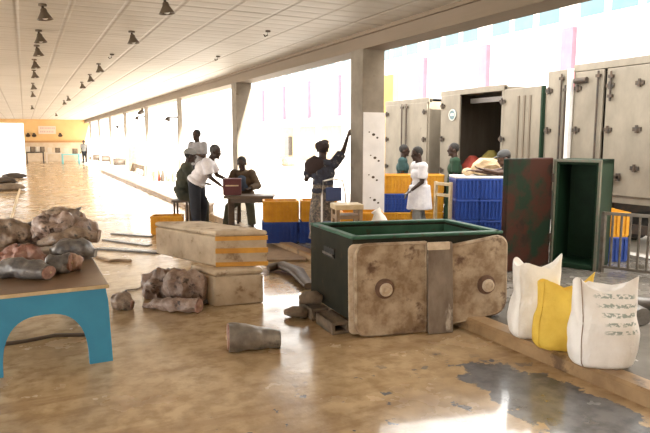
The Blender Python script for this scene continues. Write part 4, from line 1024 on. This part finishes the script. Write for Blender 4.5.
solo(MB().loft([q + V((0, 0, .0)), q + V((0, 0, .08)), q + V((.01, 0, .22)), q + V((0, .0, .34)), q + V((-.02, 0, .41)), q + V((-.05, 0, .46))], [(.12, .1), (.19, .15), (.17, .14), (.10, .09), (.05, .05), (.07, .02)], 18, .5, 6, up=(0, 1, 0)), 'plastic_bag', white_p, 'white plastic bag on crate just behind the freezer rim', 'bag', smooth=60)
# cream bundle on the blue stack
q = at(477, 10.8, .1 + 3 * CH)
t = solo(MB().box(q + V((0, 0, .02)), (.84, .6, .04), -TH), 'white_sheet', white_p, 'white sheet laid over top of the blue crate stack', 'sheet', bev=.01)
q = at(488, 10.8, .14 + 3 * CH)
t = thing('bundle', 'cream cloth bundle heaped on the blue crate stack', 'bundle', q)
MB().loft([q + rotz((x, 0, h), -TH) for x, h in ((-.28, .08), (-.2, .10), (-.08, .14), (.08, .15), (.2, .12), (.27, .08))], [(.05, .05), (.14, .10), (.22, .15), (.22, .15), (.16, .12), (.06, .05)], 20, .6, 8, freq=9).build('cloth', sack_cream, t, smooth=60)
q2 = q + rotz((-.36, -.05, .0), -TH); MB().ell(q2 + V((0, 0, .07)), (.1, .1, .07)).build('knot', sack_cream, t)
# wooden rail left of blue stack
q0, q1 = at(437, 10.9, 0), at(452, 10.6, 0)
t = thing('wooden_rack', 'low wooden rack between yellow and blue crate stacks', 'rack', (q0 + q1) / 2 + V((0, 0, .1)))
for zz in (1.10, .9): MB().bar(q0 + V((0, 0, zz)), q1 + V((0, 0, zz)), .05).build('rail', edge_m, t)
for p in (q0, q1): MB().bar(p + V((0, 0, .1)), p + V((0, 0, 1.14)), .05).build('post', edge_m, t)
# sacks in the open truck
def lump(label, c, w, d, h, m, seed, name='sack', cat='sack'):
    c = V(c); t = solo(MB().loft([c + V((0, 0, h * u)) for u in (0, .12, .35, .6, .8, .95, 1)], [(w * k, d * k) for k in (.75, .98, 1.02, .95, .75, .4, .3)], 20, .35, seed, up=(0, 1, 0)), name, m, label, cat, smooth=60); return t
p = WX(472, 180, 8.95); lump('orange red sack standing inside the open truck', (8.95, p.y, 1.031), .24, .2, .5, red_c, 1)
p = WX(488, 165, 9.3); lump('yellow green sack standing inside the open truck', (9.4, p.y, 1.031), .26, .25, .62, olive_y, 2)
# far goods on the bright ground
for k, (x, y, w, m) in enumerate(((155, 181, .3, concrete), (159, 181, .25, red_wall), (163, 181.5, .3, dark_iron), (168, 181.5, .28, wood_m), (174, 182, .3, concrete))):
    q = W(x, y, .095); lump(f'{["first", "second", "third", "fourth", "fifth"][k]} bundle from the left beside the third pillar, far out', q, w * .3, w * .3, .5, m, k + 3, 'bundle', 'bundle')
for k, (x, y) in enumerate(((97, 160), (106, 161.5), (119, 165))):
    q = W(x, y, .095) ; lump(f'{["farthest", "middle", "nearest"][k]} dark bundle on ground along the far kerb', q, .6, .4, .5, dark_iron, k + 9, 'bundle', 'bundle')
q = W(132.5, 171, .095); t = thing('barrier_post', 'grey post with low bar on bright ground beyond fourth pillar', 'post', q)
MB().box(q + V((0, 0, .75)), (.5, .4, 1.5)).build('post', concrete, t); MB().bar(q + V((.1, -.1, .35)), W(148, 176, .095) + V((0, 0, .35)), .22).build('bar', concrete, t); q2 = W(148, 176, .095); MB().box(q2 + V((0, 0, .25)), (.4, .4, .5)).build('end_post', concrete, t)
for k, (x, y) in enumerate(((262, 166), (289, 166))):
    q = W(x, y, .095); lump(['tan bundle on bright ground right of the seated man', 'brown bundle on bright ground left of headwrap woman'][k], q, .5, .4, .6, (sack_cream, concrete)[k], k + 20, 'bundle', 'bundle')
for k, (x, y) in enumerate(((4, 183), (9, 190), (14, 178))):
    q = W(x, y, 0); lump(['dark heap on floor at the left edge', 'nearer dark heap on floor at the left edge', 'farther dark heap on floor by left opening'][k], q, .5, .4, .25, (dark_iron, concrete, dark_iron)[k], k + 30, 'heap', 'heap')

# ------------------------------------------------------------------ light
w = bpy.data.worlds.new('sky'); sc.world = w; w.use_nodes = True
w.node_tree.nodes['Background'].inputs[0].default_value = (1, .97, .92, 1); w.node_tree.nodes['Background'].inputs[1].default_value = 1.0
sun = bpy.data.lights.new('sun', 'SUN'); so = bpy.data.objects.new('sun', sun); COL.objects.link(so)
sun.energy = 5.0; sun.angle = math.radians(3); sun.color = (1, .93, .8)
so.rotation_euler = V((-.2 * .82, .98 * .82, -.574)).to_track_quat('-Z', 'Y').to_euler(); so.location = (10, 10, 20)
sc.view_settings.view_transform = 'Standard'; sc.view_settings.look = 'None'; sc.view_settings.exposure = 2.6; sc.view_settings.gamma = 1
sc.view_settings.use_curve_mapping = False
sc.cycles.use_denoising = True
sc.cycles.max_bounces = 8; sc.cycles.diffuse_bounces = 5
